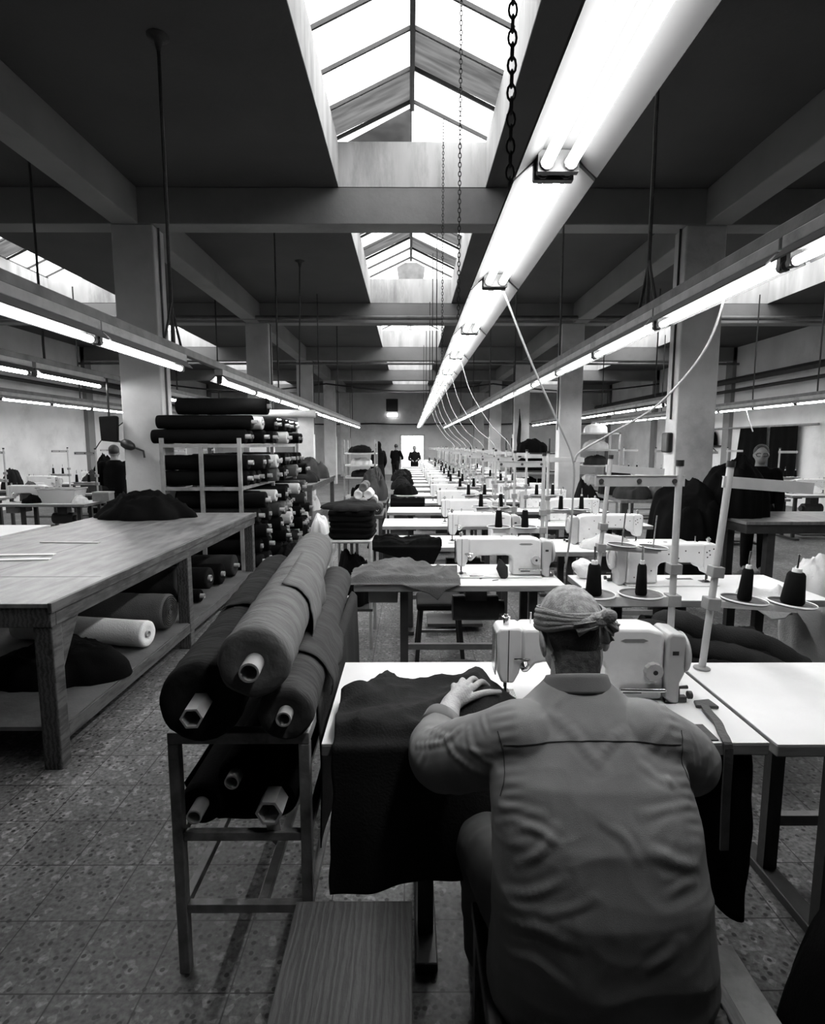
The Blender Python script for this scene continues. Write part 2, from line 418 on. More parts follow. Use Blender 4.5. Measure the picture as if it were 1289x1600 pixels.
# pipes and runs
def pipe(name, label, pts, r, m='pipe', cat='pipe', n=10, smooth=1, group=None):
    o = MB().tube(pts, r, n).build(name, M[m], smooth=smooth)
    return tag(o, label, cat, group)
pipe('ceiling_pipe', 'straight grey pipe crossing the hall just in front of the second cross beam', [(-XW + .05, 11.75, 4.13), (XW - .05, 11.75, 4.13)], .045)
pipe('ceiling_pipe', 'thin dark pipe crossing under the third cross beam', [(-XW + .05, 17.2, 3.98), (XW - .05, 17.2, 3.98)], .035)
pts = [(lerp(-XW + .1, XW - .1, t / 30), 22.5, 3.95 - .28 * math.sin(PI * ((t / 30 * 3) % 1))) for t in range(31)]
pipe('hanging_cable', 'sagging black cable strung across the hall at the fourth cross beam', pts, .03, 'blackcable', 'cable')
pts = [(lerp(-XW + .1, XW - .1, t / 40), YB - .05, 2.68 - .05 * math.sin(PI * ((t / 40 * 5) % 1))) for t in range(41)]
pipe('hanging_cable', 'black cable running across the end wall above the bright door', pts, .035, 'blackcable', 'cable')
for s, nm in ((-1, 'left'), (1, 'right')):
    X = s * (XW - .14)
    pipe('cable_duct', 'upper dark duct on the %s side wall high above the lamps' % nm, [(X, 0, 3.5), (X, YB - .1, 3.5)], .09, 'dark', 'duct', 4, None)
    pipe('cable_duct', 'lower thin dark duct on the %s side wall under a thicker one' % nm, [(X, 0, 3.2), (X, YB - .1, 3.2)], .05, 'dark', 'duct', 4, None)
# end wall fittings
o = thing('wall_vent', 'square black vent opening high on the end wall', 'vent', (-.92, YB - .001, 3.62))
MB().box(-.28, .28, -.03, 0, -.30, .30).build('louvre', M['black'], o); MB().box(-.31, .31, -.02, 0, -.33, -.30).box(-.31, .31, -.02, 0, .30, .33).box(-.31, -.28, -.02, 0, -.3, .3).box(.28, .31, -.02, 0, -.3, .3).build('rim', M['dark'], o)
o = thing('wall_lamp', 'small glowing bulkhead lamp under the black vent', 'lamp', (-.90, YB - .001, 3.12))
MB().box(-.27, .27, -.10, -.03, -.08, .08).build('diffuser', M['lampglow'], o, bevel=.02); MB().box(-.29, .29, -.03, 0, -.10, .10).build('back_plate', M['lightsteel'], o)
# world and camera
w = bpy.data.worlds.new('overcast_sky'); bpy.context.scene.world = w; w.use_nodes = True
bg = w.node_tree.nodes['Background']; bg.inputs['Color'].default_value = (1, 1, 1, 1); bg.inputs['Strength'].default_value = 2.6
cam = bpy.data.cameras.new('camera'); co = bpy.data.objects.new('camera', cam); C.objects.link(co)
cam.sensor_fit = 'HORIZONTAL'; cam.sensor_width = 36; cam.lens = 880 / 1289 * 36; cam.clip_start = .05; cam.clip_end = 200
co.location = (0, 0, 1.6)
co.rotation_euler = (PI / 2 - math.atan(106 / 880), 0, -math.atan(4.5 / 880))
sc = bpy.context.scene; sc.camera = co
vs = sc.view_settings
sc.display_settings.display_device = 'sRGB'; vs.view_transform = 'Standard'; vs.look = 'None'; vs.gamma = 1; vs.use_curve_mapping = False; vs.exposure = 1.15
sc.cycles.use_denoising = True; sc.cycles.max_bounces = 6; sc.cycles.diffuse_bounces = 3; sc.cycles.transparent_max_bounces = 8
sc.cycles.use_light_tree = True; sc.cycles.sample_clamp_indirect = 6; sc.cycles.caustics_reflective = False; sc.cycles.caustics_refractive = False
# ------------------------------------------------------------------ lamps
LP = 1.25
def make_double(label):
    """twin-tube trough fitting, 1.25 m, tubes at z=0, local y from 0 to LP"""
    t = thing('ceiling_lamp', label, 'ceiling lamp')
    pr = [(-.125, -.028), (-.128, -.02), (-.055, .055), (.055, .055), (.128, -.02), (.125, -.028), (.048, .042), (-.048, .042)]
    MB().prism(pr, lambda a, b, d: (a, d, b), .012, LP - .012).build('reflector', M['trough'], t)
    MB().box(-.05, .05, .004, LP - .004, .056, .115).build('housing', M['trunk'], t, bevel=.006)
    for x in (-.036, .036):
        MB().tube([(x, .05, 0), (x, LP - .05, 0)], .017, 10).build('tube', M['tube'], t, smooth=1)
    for y in (.028, LP - .028):
        h = MB().box(-.062, .062, y - .012, y + .012, -.022, .04)
        for x in (-.036, .036): h.tube([(x, y - .022, 0), (x, y + .022, 0)], .021, 10)
        h.build('lamp_holder', M['dark'], t)
    return t
def make_single(label):
    t = thing('ceiling_lamp', label, 'ceiling lamp')
    pr = [(-.085, -.01), (-.088, -.004), (-.04, .045), (.04, .045), (.088, -.004), (.085, -.01), (.034, .034), (-.034, .034)]
    MB().prism(pr, lambda a, b, d: (a, d, b), .012, LP - .012).build('reflector', M['reflector'], t)
    MB().box(-.04, .04, .004, LP - .004, .046, .10).build('housing', M['lightsteel'], t, bevel=.005)
    MB().tube([(0, .05, -.012), (0, LP - .05, -.012)], .018, 10).build('tube', M['tube'], t, smooth=1)
    for y in (.028, LP - .028):
        MB().box(-.022, .022, y - .012, y + .012, -.03, .034).tube([(0, y - .02, -.012), (0, y + .02, -.012)], .022, 10).build('lamp_holder', M['dark'], t)
    return t
def lamp_row(src, where, X, z, ys, label_fn, grp, rail_label, first):
    for i, y in enumerate(ys):
        if first and i == 0: src.location = (X, y, z); src['label'] = label_fn(i); src['group'] = grp
        else: dup(src, (X, y, z), 0, label_fn(i), grp)
    if rail_label:
        o = MB().box(-.03, .03, ys[0] - .1, ys[-1] + LP + .1, .10, .16).build('lamp_rail', M['trunk'], loc=(X, 0, z), bevel=.006)
        tag(o, rail_label, 'lamp rail')
D = make_double('x'); S = make_single('x')
yc = [.60 + LP * i for i in range(22)]
lamp_row(D, 'c', .45, 2.44, yc, lambda i: 'twin-tube strip lamp, %s from the camera in the bright middle row' % nth(i + 1), 'lamps of the middle row', None, True)
o = MB().box(-.035, .035, .5, yc[-1] + LP + .1, .116, .165).build('lamp_rail', M['trunk'], loc=(.45, 0, 2.44), bevel=.006)
tag(o, 'dark steel rail along the top of the bright middle lamp row', 'lamp rail')
yl = [2.08, 3.33] + [5.43 + LP * i for i in range(12)]
lamp_row(S, 'l', -1.80, 2.20, yl, lambda i: 'single-tube strip lamp, %s from the camera in the row above the left aisle' % nth(i + 1), 'lamps of the left aisle row', 'long steel lamp rail hanging above the left aisle', True)
yr = [1.24, 2.50] + [3.76 + LP * i for i in range(18)]
lamp_row(S, 'r', 1.61, 2.37, yr, lambda i: 'single-tube strip lamp, %s from the camera in the row right of the middle lamps' % nth(i + 1), 'lamps of the right inner row', 'long steel lamp rail hanging right of the middle lamp row', False)
yo = [4.4, 5.7] + [8.3 + LP * i for i in range(9)]
lamp_row(S, 'lo', -3.72, 2.30, yo, lambda i: 'strip lamp behind the left columns, %s along its row' % nth(i + 1), 'lamps behind the left columns', 'lamp rail running just behind the left columns', False)
ywl = [7.5 + LP * i for i in range(9)]
lamp_row(S, 'lw', -6.25, 2.30, ywl, lambda i: 'strip lamp in the far left row near the side wall, %s along' % nth(i + 1), 'lamps of the far left row', 'lamp rail of the far left row near the side wall', False)
yro = [10.6 + LP * i for i in range(9)]
lamp_row(S, 'ro', 4.72, 2.32, yro, lambda i: 'strip lamp behind the right columns, %s along its row' % nth(i + 1), 'lamps behind the right columns', 'lamp rail running just behind the right columns', False)
yrw = [7.6 + LP * i for i in range(11)]
lamp_row(S, 'rw', 6.85, 2.32, yrw, lambda i: 'strip lamp in the far right row near the side wall, %s along' % nth(i + 1), 'lamps of the far right row', 'lamp rail of the far right row near the side wall', False)

# hanging chains and rods
def hanger(label, x, y, z0, z1, r=.007, chain=False, rose=False, fork=None, dx=0):
    t = thing('lamp_hanger', label, 'hanger', (x, y, z0), 0, 'lamp hangers')
    m = MB(); L = z1 - z0
    if chain:
        n = int(L / (r * 5.2)); p = L / n
        for i in range(n):
            zc = (i + .5) * p; a = p * .62; b = r * 1.7
            ring = [((b * math.cos(q), 0, zc + a * math.sin(q)) if i % 2 else (0, b * math.cos(q), zc + a * math.sin(q))) for q in [2 * PI * j / 10 for j in range(11)]]
            m.tube(ring, r * .55, 5, False)
    else:
        n = 14
        m.tube([(dx * (i / n) + .006 * nz(i * .7, x * 3, y) * (1 - i / n), .006 * nz(i * .7, y * 3, x + 5), L * i / n) for i in range(n + 1)], r, 6)
    m.build('chain' if chain else 'rod', M['rust'], t, smooth=1)
    if rose: MB().lathe([(.015, L - .10), (.03, L - .03), (.075, L - .012), (.08, L - .001)], (dx, 0, 0), n=14).build('ceiling_rose', M['rust'], t, smooth=1)
    if fork: MB().tube([(0, -fork, -.02), (0, -fork * .4, .16), (0, 0, .3)], r * .8, 6).tube([(0, fork, -.02), (0, fork * .4, .16), (0, 0, .3)], r * .8, 6).build('fork', M['rust'], t, smooth=1)
    return t
zt = 2.61
hanger('heavy link chain holding the middle lamp row nearest the camera', .362, 2.16, 2.505, 4.95, .0085, True)
hanger('thin link chain holding the middle lamp row below the front rooflight', .365, 4.35, 2.5, 5.0, .006, True)
hanger('thinner chain behind, holding the middle lamp row farther on', .36, 6.4, 2.5, 5.0, .006, True)
for i, y in enumerate((9.0, 10.6, 12.0, 14.5, 17.1)):
    hanger('thin rod holding the middle lamp row, %s beyond the front rooflight' % nth(i + 1), .42, y, zt, 4.5 if y not in (9.0, 10.6) else 5.0, .009)
zl = 2.36
hanger('twisted wire hanger on a ceiling rose above the left aisle lamps', -1.80, 4.42, zl, 4.5, .013, rose=True, fork=.16)
for i, y in enumerate((7.9, 9.4, 11.4, 14.4, 18)):
    hanger('iron rod holding the left aisle lamp rail, %s beyond the wire hanger on its rose' % nth(i + 1), -1.80, y, zl, 4.5, .011, rose=(i == 1), dx=.05 if i == 1 else 0)
hanger('iron rod holding the left aisle lamp rail nearest the camera', -1.80, .9, zl, 4.5, .011)
zr_ = 2.53
hanger('twisted iron hanger holding the right lamp rail in front of the right column', 1.61, 3.95, zr_, 4.5, .013, fork=.14)
for i, y in enumerate((6.2, 8.8, 11.5, 14.5, 18)):
    hanger('iron rod holding the right lamp rail, %s beyond the twisted hanger' % nth(i + 1), 1.61, y, zr_, 4.5, .011)
for nm, X, ys, z in (('row behind the left columns', -3.72, (5.9, 9.2, 11.2, 14.6), 2.46), ('far left row near the wall', -6.25, (8.2, 10.9, 13.6), 2.46), ('row behind the right columns', 4.72, (11, 14, 16.5), 2.48), ('far right row near the wall', 6.85, (9.6, 11.4, 13.1, 15.5), 2.48)):
    for i, y in enumerate(ys): hanger('thin rod holding the %s, %s along' % (nm, nth(i + 1)), X, y, z, 4.5, .012)

def cable(label, pts, r=.006, m='cable', group='power cables from the lamps', n=40):
    o = MB().tube(spline(pts, n), r, 7).build('hanging_cable', M[m], smooth=3.2); return tag(o, label, 'cable', group)
# ------------------------------------------------------------------ sewing tables, machines, thread stands
def make_table(L, label):
    """industrial sewing table, top at .76, origin at front left corner on the floor, L long in x, .6 deep"""
    t = thing('sewing_table', label, 'sewing table')
    W = .6
    MB().box(0, L, 0, W, .722, .757).build('edge_band', M['edge'], t, bevel=.004)
    MB().box(.001, L - .001, .001, W - .001, .757, .76).build('tabletop', M['laminate'], t)
    for x in (.30, L - .16):
        MB().box(x - .05, x + .05, .07, .53, .70, .722).build('bracket', M['dark'], t)
        for y in (.16, .44): MB().box(x - .025, x + .025, y - .02, y + .02, .03, .70).build('leg', M['dark'], t)
        MB().box(x - .035, x + .035, .03, .57, 0, .035).build('foot', M['dark'], t, bevel=.006)
    MB().box(.30, L - .16, .43, .46, .20, .24).build('stretcher', M['steel'], t)
    MB().box(.45, L - .35, .10, .40, .055, .08).build('treadle', M['dark'], t)
    m = MB().tube([(.62, .36, .52), (.92, .36, .52)], .085, 16).box(.70, .84, .30, .42, .58, .722); m.tube([(.92, .36, .52), (.96, .36, .52)], .05, 14)
    m.build('motor', M['dark'], t, smooth=.6)
    MB().box(.08, .26, .12, .42, .62, .722).build('drawer', M['steel'], t, bevel=.005)
    return t

def make_machine(label):
    """lockstitch machine seen from its operator's side; face at x=0, wheel at x=.63, table plane z=0"""
    t = thing('sewing_machine', label, 'sewing machine')
    Y = .055
    fn = lambda a, b, d: (a, d, b)
    arm = [(.082, .165), (.082, .247), (.10, .252), (.49, .252), (.54, .238), (.545, .22), (.545, .012), (.36, .012), (.358, .115), (.345, .134), (.32, .140), (.155, .138), (.13, .132), (.105, .105), (.085, .10)]
    MB().prism(arm, fn, -Y, Y).build('arm', M['enamel'], t, smooth=.5, bevel=.012, seg=3)
    head = [(.008, .10), (.02, .068), (.06, .065), (.078, .10), (.088, .14), (.088, .246), (.075, .252), (.012, .250), (.004, .235)]
    MB().prism(head, fn, -.048, .048).build('head', M['enamel'], t, smooth=.5, bevel=.008, seg=3)
    MB().box(.040, .043, -.0492, -.0485, .07, .245).box(.0, .0, 0, 0, 0, 0).build('face_gap', M['dark'], t)
    MB().box(.0, .0045, -.036, .036, .09, .232).build('face_plate', M['chrome'], t, bevel=.002)
    MB().box(.0, .545, -.088, .088, .0005, .010).build('bed', M['enamel'], t, bevel=.004)
    MB().box(.015, .075, -.03, .03, .010, .0125).box(.09, .25, -.0865, -.05, .010, .0115).build('needle_plate', M['chrome'], t)
    # pulley cover and hand wheel
    cov = [(.549, .02), (.549, .225), (.562, .238), (.605, .232), (.612, .215), (.612, .10), (.598, .07), (.598, -.0), (.575, -.0)]
    MB().prism(cov, fn, -.06, .06).build('belt_cover', M['enamel2'], t, smooth=.5, bevel=.012, seg=3)
    MB().box(.568, .588, -.0612, -.060, .165, .178).build('cover_slot', M['black'], t)
    w = [(.02, 0), (.062, .001), (.068, .006), (.068, .012), (.060, .017), (.045, .018), (.042, .010), (.02, .010)]
    MB().lathe(w, (.614, 0, .155), (1, 0, 0), 28).build('hand_wheel', M['lightsteel'], t, smooth=.7)
    MB().lathe([(.030, 0), (.031, .016), (.028, .022), (.010, .023)], (.508, -Y + .004, .112), (0, -1, 0), 24, wob=lambda a, h: 1 + .03 * math.cos(a * 12)).build('stitch_dial', M['lightsteel'], t, smooth=.6)
    MB().lathe([(.008, 0), (.008, .002)], (.510, -Y - .0185, .112), (0, -1, 0), 8).build('dial_hole', M['black'], t)
    MB().tube([(.40, -Y - .012, .052), (.545, -Y - .012, .050)], .007, 8).tube([(.545, -Y - .012, .05), (.56, -Y + .02, .05)], .007, 8).build('reverse_lever', M['chrome'], t, smooth=1)
    MB().tube([(.042, 0, .07), (.042, 0, .018)], .0045, 8).tube([(.042, .012, .07), (.042, .012, .03)], .005, 8).box(.030, .054, -.012, .018, .011, .020).tube([(.042, 0, .07), (.042, 0, .06)], .008, 8).build('needle_bar', M['dark'], t, smooth=.6)
    MB().lathe([(.010, 0), (.010, .014), (.014, .016), (.014, .026), (.007, .028), (.007, .034)], (.040, 0, .250), n=12).build('pressure_screw', M['chrome'], t, smooth=.6)
    MB().lathe([(.012, 0), (.012, .008), (.016, .012), (.012, .018), (.004, .026)], (.092, -.05, .13), (0, -1, 0), 14).tube([(.06, -.052, .15), (.085, -.062, .155), (.11, -.055, .15)], .003, 5).build('tension_knob', M['chrome'], t, smooth=.7)
    MB().tube([(.12, 0, .25), (.12, 0, .29)], .0035, 6).lathe([(.012, 0), (.012, .004)], (.30, 0, .2515), n=14).lathe([(.014, 0), (.012, .005)], (.40, .01, .2515), n=14).build('thread_pin', M['chrome'], t, smooth=.7)
    MB().box(.415, .475, -Y - .0012, -Y + .002, .035, .050).build('maker_plate', M['dark'], t)
    MB().prism([(.40, .212), (.415, .206), (.475, .206), (.49, .212), (.475, .218), (.415, .218)], fn, -Y - .001, -Y + .002).build('badge', M['steel'], t)
    MB().box(.555, .625, -.055, -.035, .004, .022).tube([(.60, -.045, .02), (.60, -.045, .05), (.63, -.045, .052)], .006, 6).lathe([(.013, 0), (.013, .012)], (.632, -.045, .025), (1, 0, 0), 12).build('bobbin_winder', M['dark'], t, smooth=.6)
    holes = MB()
    for x, z in ((.12, .20), (.20, .21), (.30, .19), (.24, .165), (.42, .2), (.40, .09), (.46, .13), (.50, .05), (.07, .20), (.055, .21), (.05, .185), (.065, .17), (.03, .22), (.44, .03)):
        holes.lathe([(.0045, 0), (.0045, .0015)], (x, Y - .001 if x > .085 else .0475, z), (0, 1, 0), 8)
    holes.build('screw_hole', M['black'], t)
    return t

def make_stand(label, H=.76, arm=-1):
    """two-cone thread stand: post with spool arm below and guide arm above; arm to -x"""
    t = thing('thread_stand', label, 'thread stand')
    a = arm
    MB().tube([(0, 0, 0), (0, 0, H)], .0125, 12).build('post', M['lightsteel'], t, smooth=1)
    MB().lathe([(.03, 0), (.03, .006), (.018, .01)], n=16).build('base', M['steel'], t, smooth=.6)
    MB().tube([(0, 0, H), (0, 0, H + .022)], .015, 12).build('cap', M['black'], t, smooth=.8)
    x0, x1 = sorted((-.02 * a, .31 * a))
    MB().box(x0, x1, -.005, .005, H - .075, H - .035).box(x0, x1, -.009, .005, H - .037, H - .034).build('guide_arm', M['lightsteel'], t)
    b = MB()
    for u in (.29, .15, .02): b.lathe([(.009, 0), (.009, .006)], (u * a, -.0065, H - .055), (0, -1, 0), 8)
    b.build('bolt', M['dark'], t)
    z = .27
    x0, x1 = sorted((-.02 * a, .34 * a))
    MB().box(x0, x1, -.022, .022, z - .016, z).box(x0, x1, -.022, -.018, z - .034, z).build('spool_arm', M['lightsteel'], t)
    MB().box(-.024, .024, -.026, .026, z - .038, z + .006).build('clamp', M['steel'], t, bevel=.003); MB().box(-.022, .022, -.024, .024, z + .085, z + .125).build('clamp', M['steel'], t, bevel=.003)
    for u in (.12, .30):
        MB().lathe([(.02, .004), (.07, .004), (.078, .010), (.080, .010), (.078, .002), (.02, 0)], (u * a, 0, z), n=28).build('spool_disc', M['dark'], t, smooth=.6)
        MB().lathe([(.0775, .0095), (.080, .0125), (.0825, .0095), (.080, .006)], (u * a, 0, z), n=28, cap=False).build('disc_rim', M['whiteplastic'], t, smooth=1)
        MB().tube([(u * a, 0, z), (u * a, 0, z + .19)], .004, 6).build('spool_pin', M['chrome'], t)
    return t
def make_cone(label, r0=.032, r1=.022, h=.155, m='thread'):
    t = thing('thread_cone', label, 'thread cone')
    MB().lathe([(r0 * .9, .0), (r0, .008), (r1, h - .01), (r1 * .8, h)], n=18).build('winding', M[m], t, smooth=.7)
    MB().lathe([(r1 * .55, h), (r1 * .5, h + .014)], n=12).build('cone_tip', M['whiteplastic'], t, smooth=.7)
    return t

# middle row
YF_ = [1.50, 3.29, 4.55, 5.75, 6.93, 8.05, 9.17, 10.3, 11.45, 12.6, 13.75, 14.9, 16.05, 17.2, 18.35, 19.5, 20.7]
T0 = make_table(1.27, 'x'); T0.location = (-.250, YF_[0], 0); T0['label'] = 'white sewing table in front of the man in the head scarf'; T0['group'] = 'sewing tables of the middle row'
Mm = make_machine('x'); Mm.location = (.278, 1.80, .76); Mm['label'] = 'pale sewing machine the man in the head scarf is working at'; Mm['group'] = 'sewing machines of the middle row'
jit = random.Random(3)
mids = [(.278, 1.80)]
for i in range(1, len(YF_)):
    y = YF_[i]; x = -.335 if i == 1 else -.29 + jit.uniform(-.02, .03)
    dup(T0, (x, y, 0), 0, 'white sewing table, %s from the seated man in the middle row' % nth(i + 1), T0['group'])
    mx = x + .625 + (0 if i < 3 else jit.uniform(-.015, .015)); my = y + .27
    mids.append((mx, my))
    dup(Mm, (mx, my, .76), 0, 'pale sewing machine, %s from the seated man in the middle row' % nth(i + 1), Mm['group'])
St = make_stand('x'); St.location = (1.035, 2.20, .0)
Cn = make_cone('x', .029, .022, .118)
def stand(x, y, z, lab, cones=(1, 1), rz=0, grp='thread stands of the middle row', cl=None, first=[True], hs=1.0, seed=0):
    if first[0]: s = St; s.location = (x, y, z); s['label'] = lab; s['group'] = grp; s.rotation_euler = (0, 0, rz); first[0] = False
    else: s = dup(St, (x, y, z), rz, lab, grp)
    for k, u in enumerate((-.12, -.30)):
        if not cones[k]: continue
        px_, py_ = x + u * math.cos(rz), y + u * math.sin(rz)
        lb = ('inner dark thread cone, ' if k == 0 else 'outer dark thread cone, ') + cl
        cc = make_cone_once(px_, py_, z + .2745, lb, cones[k])
    return s
_c = [True]
def make_cone_once(x, y, z, lb, sc_):
    g = 'thread cones on the stands'
    if _c[0]:
        _c[0] = False; Cn.location = (x, y, z); Cn['label'] = lb; Cn['group'] = g
        if sc_ != 1: Cn.scale = (sc_, sc_, 1)
        return Cn
    return dup(Cn, (x, y, z), 0, lb, g, (sc_, sc_, 1) if sc_ != 1 else None)
# stand of the seated man's machine stands behind his table edge
stand(.995, 2.075, .76, 'pale thread stand on the table of the man in the head scarf', (.74, 1.05), 0, cl='stand just right of the man in the head scarf')
for i in range(1, 15):
    x, y = mids[i]
    cs = (1, jit.choice((0, 1, 1))) if i > 1 else (.9, .9)
    stand(x + .62, y + .26, .76, 'thread stand by the %s sewing machine of the middle row' % nth(i + 1), cs, 0, cl='%s stand of the middle row' % nth(i + 1))
# right inner row, machines turned round
T1 = dup(T0, (1.035, 1.49, 0), 0, 'bare white sewing table at the right edge beside the man', 'sewing tables of the right inner row')
for ch in list(T1.children):
    if ch.name.startswith(('motor', 'drawer')): bpy.data.objects.remove(ch)
YR = [2.96, 4.35, 5.75, 7.0, 8.2, 9.35, 10.5, 11.65, 12.8, 13.95, 15.1, 16.3]
for i, y in enumerate(YR):
    x = 1.02 if i == 0 else 1.16 + (i > 1) * .08 + jit.uniform(-.02, .02)
    dup(T0, (x + 1.27, y + .6, 0), PI, 'white sewing table, %s behind the bare table in the right inner row' % nth(i + 1), 'sewing tables of the right inner row')
    dup(Mm, (x + .82, y + .38, .76), PI, 'sewing machine with its back to the camera, %s in the right inner row' % nth(i + 1), 'sewing machines of the right inner row')
    if i == 0: continue
    stand(x + .05, y + .53, .76, 'thread stand by the %s sewing machine of the right inner row' % nth(i + 1), (1, jit.choice((0, 1))), PI, 'thread stands of the right inner row', '%s stand of the right inner row' % nth(i + 1))
s = stand(1.075, 3.17, .76, 'thread stand leaning a little on the first table of the right inner row', (0, 0), PI, 'thread stands of the right inner row', '')
s.rotation_euler = (0, -.07, PI)
# the stand on the bare right table: leans, cones wide
s = stand(1.10, 2.03, .76, 'leaning thread stand on the bare right table, arms pointing right', (0, 0), PI, 'thread stands of the right inner row', '')
s.rotation_euler = (0, -.075, PI)
for u, sc_, lb in ((.12, .85, 'slim'), (.30, 1.38, 'fat')):
    c = make_cone_once(1.10 + .27 * .075 + u, 2.03, .76 + .2745 - .075 * u + .0015, 'x', sc_); c['label'] = '%s dark thread cone on the leaning stand of the bare right table' % lb
    c.rotation_euler = (0, .075, 0)
bpy.context.view_layer.update()
# left rows behind the cutting table, and right rows behind the columns
def far_row(xs, ys, side, word, flip):
    for i, y in enumerate(ys):
        x = xs
        if flip:
            dup(T0, (x + 1.27, y + .6, 0), PI, 'sewing table %s, %s from the camera' % (word, nth(i + 1)), 'sewing tables ' + word)
            dup(Mm, (x + .80, y + .36, .76), PI, 'sewing machine %s, %s from the camera' % (word, nth(i + 1)), 'sewing machines ' + word)
        else:
            dup(T0, (x, y, 0), 0, 'sewing table %s, %s from the camera' % (word, nth(i + 1)), 'sewing tables ' + word)
            dup(Mm, (x + (.05 if i == 0 and xs > -6 else .55), y + .27, .76), 0, 'sewing machine %s, %s from the camera' % (word, nth(i + 1)), 'sewing machines ' + word)
        stand(x + (1.2 if not flip else .06), y + .5, .76, 'thread stand %s, %s from the camera' % (word, nth(i + 1)), (1, 1), 0 if not flip else PI, 'thread stands ' + word, '%s stand %s' % (nth(i + 1), word))
far_row(-5.85, [7.9, 9.6, 11.3, 13.0], -1, 'in the row left of the left columns', False)
far_row(-7.7, [8.6, 10.3, 12.0, 13.7], -1, 'in the row nearest the left wall', False)
far_row(4.6, [8.6, 10.2, 11.8], 1, 'in the row right of the right columns', True)
far_row(6.3, [9.2, 10.8, 12.4], 1, 'in the row nearest the right wall', True)
# cables dropping from the lamps to the machines
cable('pale cable looping from the middle lamps down to the first thread stand', [(.50, 3.10, 2.40), (.66, 3.14, 2.05), (.82, 3.2, 1.75), (.93, 3.22, 1.52), (.945, 3.24, 1.3), (.94, 3.26, 1.05), (.93, 3.3, .86)], .006)
cable('pale cable swinging from the right lamp row across to the first thread stand', [(1.64, 3.0, 2.42), (1.55, 3.02, 2.1), (1.35, 3.08, 1.82), (1.12, 3.15, 1.66), (.97, 3.2, 1.56), (.94, 3.22, 1.5)], .006)
for i, (y0, y1) in enumerate(((5.6, 5.3), (6.85, 6.4), (8.1, 7.6), (9.35, 8.7), (10.6, 9.8), (11.85, 11.0), (13.1, 12.1))):
    X1 = .95 + .02 * (i % 3)
    cable('pale cable hanging from the middle lamps, %s beyond the loop at the first stand' % nth(i + 1), [(.50, y0, 2.40), (.60, y0, 2.1), (.78, (y0 + y1) / 2, 1.78), (X1, y1, 1.56), (X1 + .01, y1 + .02, 1.2)], .0045)
cable('thin dark cable hung from the far left lamps to a thread stand by the wall', [(-6.25, 8.0, 2.3), (-6.3, 8.1, 2.0), (-6.45, 8.3, 1.75), (-6.5, 8.8, 1.6)], .008, 'blackcable')
cable('thin dark cable slanting to a stand left of the column', [(-3.72, 8.4, 2.3), (-4.1, 8.4, 2.0), (-4.5, 8.4, 1.7), (-4.65, 8.4, 1.52)], .008, 'blackcable')
cable('short pale cable hanging from the far right lamp row over a stand', [(6.85, 11.6, 2.3), (6.86, 11.5, 2.1), (6.9, 11.4, 1.85)], .012)
# ------------------------------------------------------------------ left cutting table, racks, rolls
def make_cutting_table(name, label, x0, x1, y0, y1, H, xlegs, detailed=True):
    t = thing(name, label, 'table', (x0, y0, 0)); W, L = x1 - x0, y1 - y0
    MB().box(0, W, 0, L, H - .022, H).build('tabletop', M['woodtop'], t, bevel=.004)
    ap = MB().box(0.01, W - .01, 0.01, .05, H - .12, H - .022).box(.01, W - .01, L - .05, L - .01, H - .12, H - .022).box(W - .05, W - .01, .05, L - .05, H - .12, H - .022).box(.01, .05, .05, L - .05, H - .12, H - .022)
    ap.build('apron', M['wood'], t, bevel=.004)
    MB().box(.03, W - .06, L * .0 + .55, .556, H - .001, H + .0006).box(W * .52, W * .523, .02, L - .02, H - .001, H + .0006).build('board_joint', M['dark'], t)
    MB().box(W - .012, W + .008, -.004, L + .004, H - .045, H + .004).build('edge_strip', M['wood'], t, bevel=.003)
    for y in xlegs:
        for x in (.06, W - .06):
            MB().box(x - .045, x + .045, y - .04, y + .04, 0, H - .022).build('leg', M['wood'], t, bevel=.006)
    MB().box(.06, W - .03, .05, L - .05, .19, .21).build('shelf', M['woodshelf'], t)
    MB().box(W - .045, W - .018, .10, L - .06, .13, .205).box(.05, .08, .10, L - .06, .13, .205).build('shelf_rail', M['wood'], t, bevel=.004)
    if detailed:
        y = xlegs[0]
        MB().prism([(y + .04, H - .12), (y + .24, H - .12), (y + .06, H - .40), (y + .04, H - .40)], lambda a, b, d: (d, a, b), W - .075, W - .045).build('corner_bracket', M['wood'], t)
    return t
make_cutting_table('cutting_table', 'long worn wooden cutting table with a shelf, left foreground', -3.28, -1.70, 2.60, 6.18, .85, (.06, 1.72, 3.52))
make_cutting_table('cutting_table', 'wooden table with heaped garments farther along the left aisle', -2.62, -1.80, 10.4, 13.6, .85, (.06, 3.1), False)

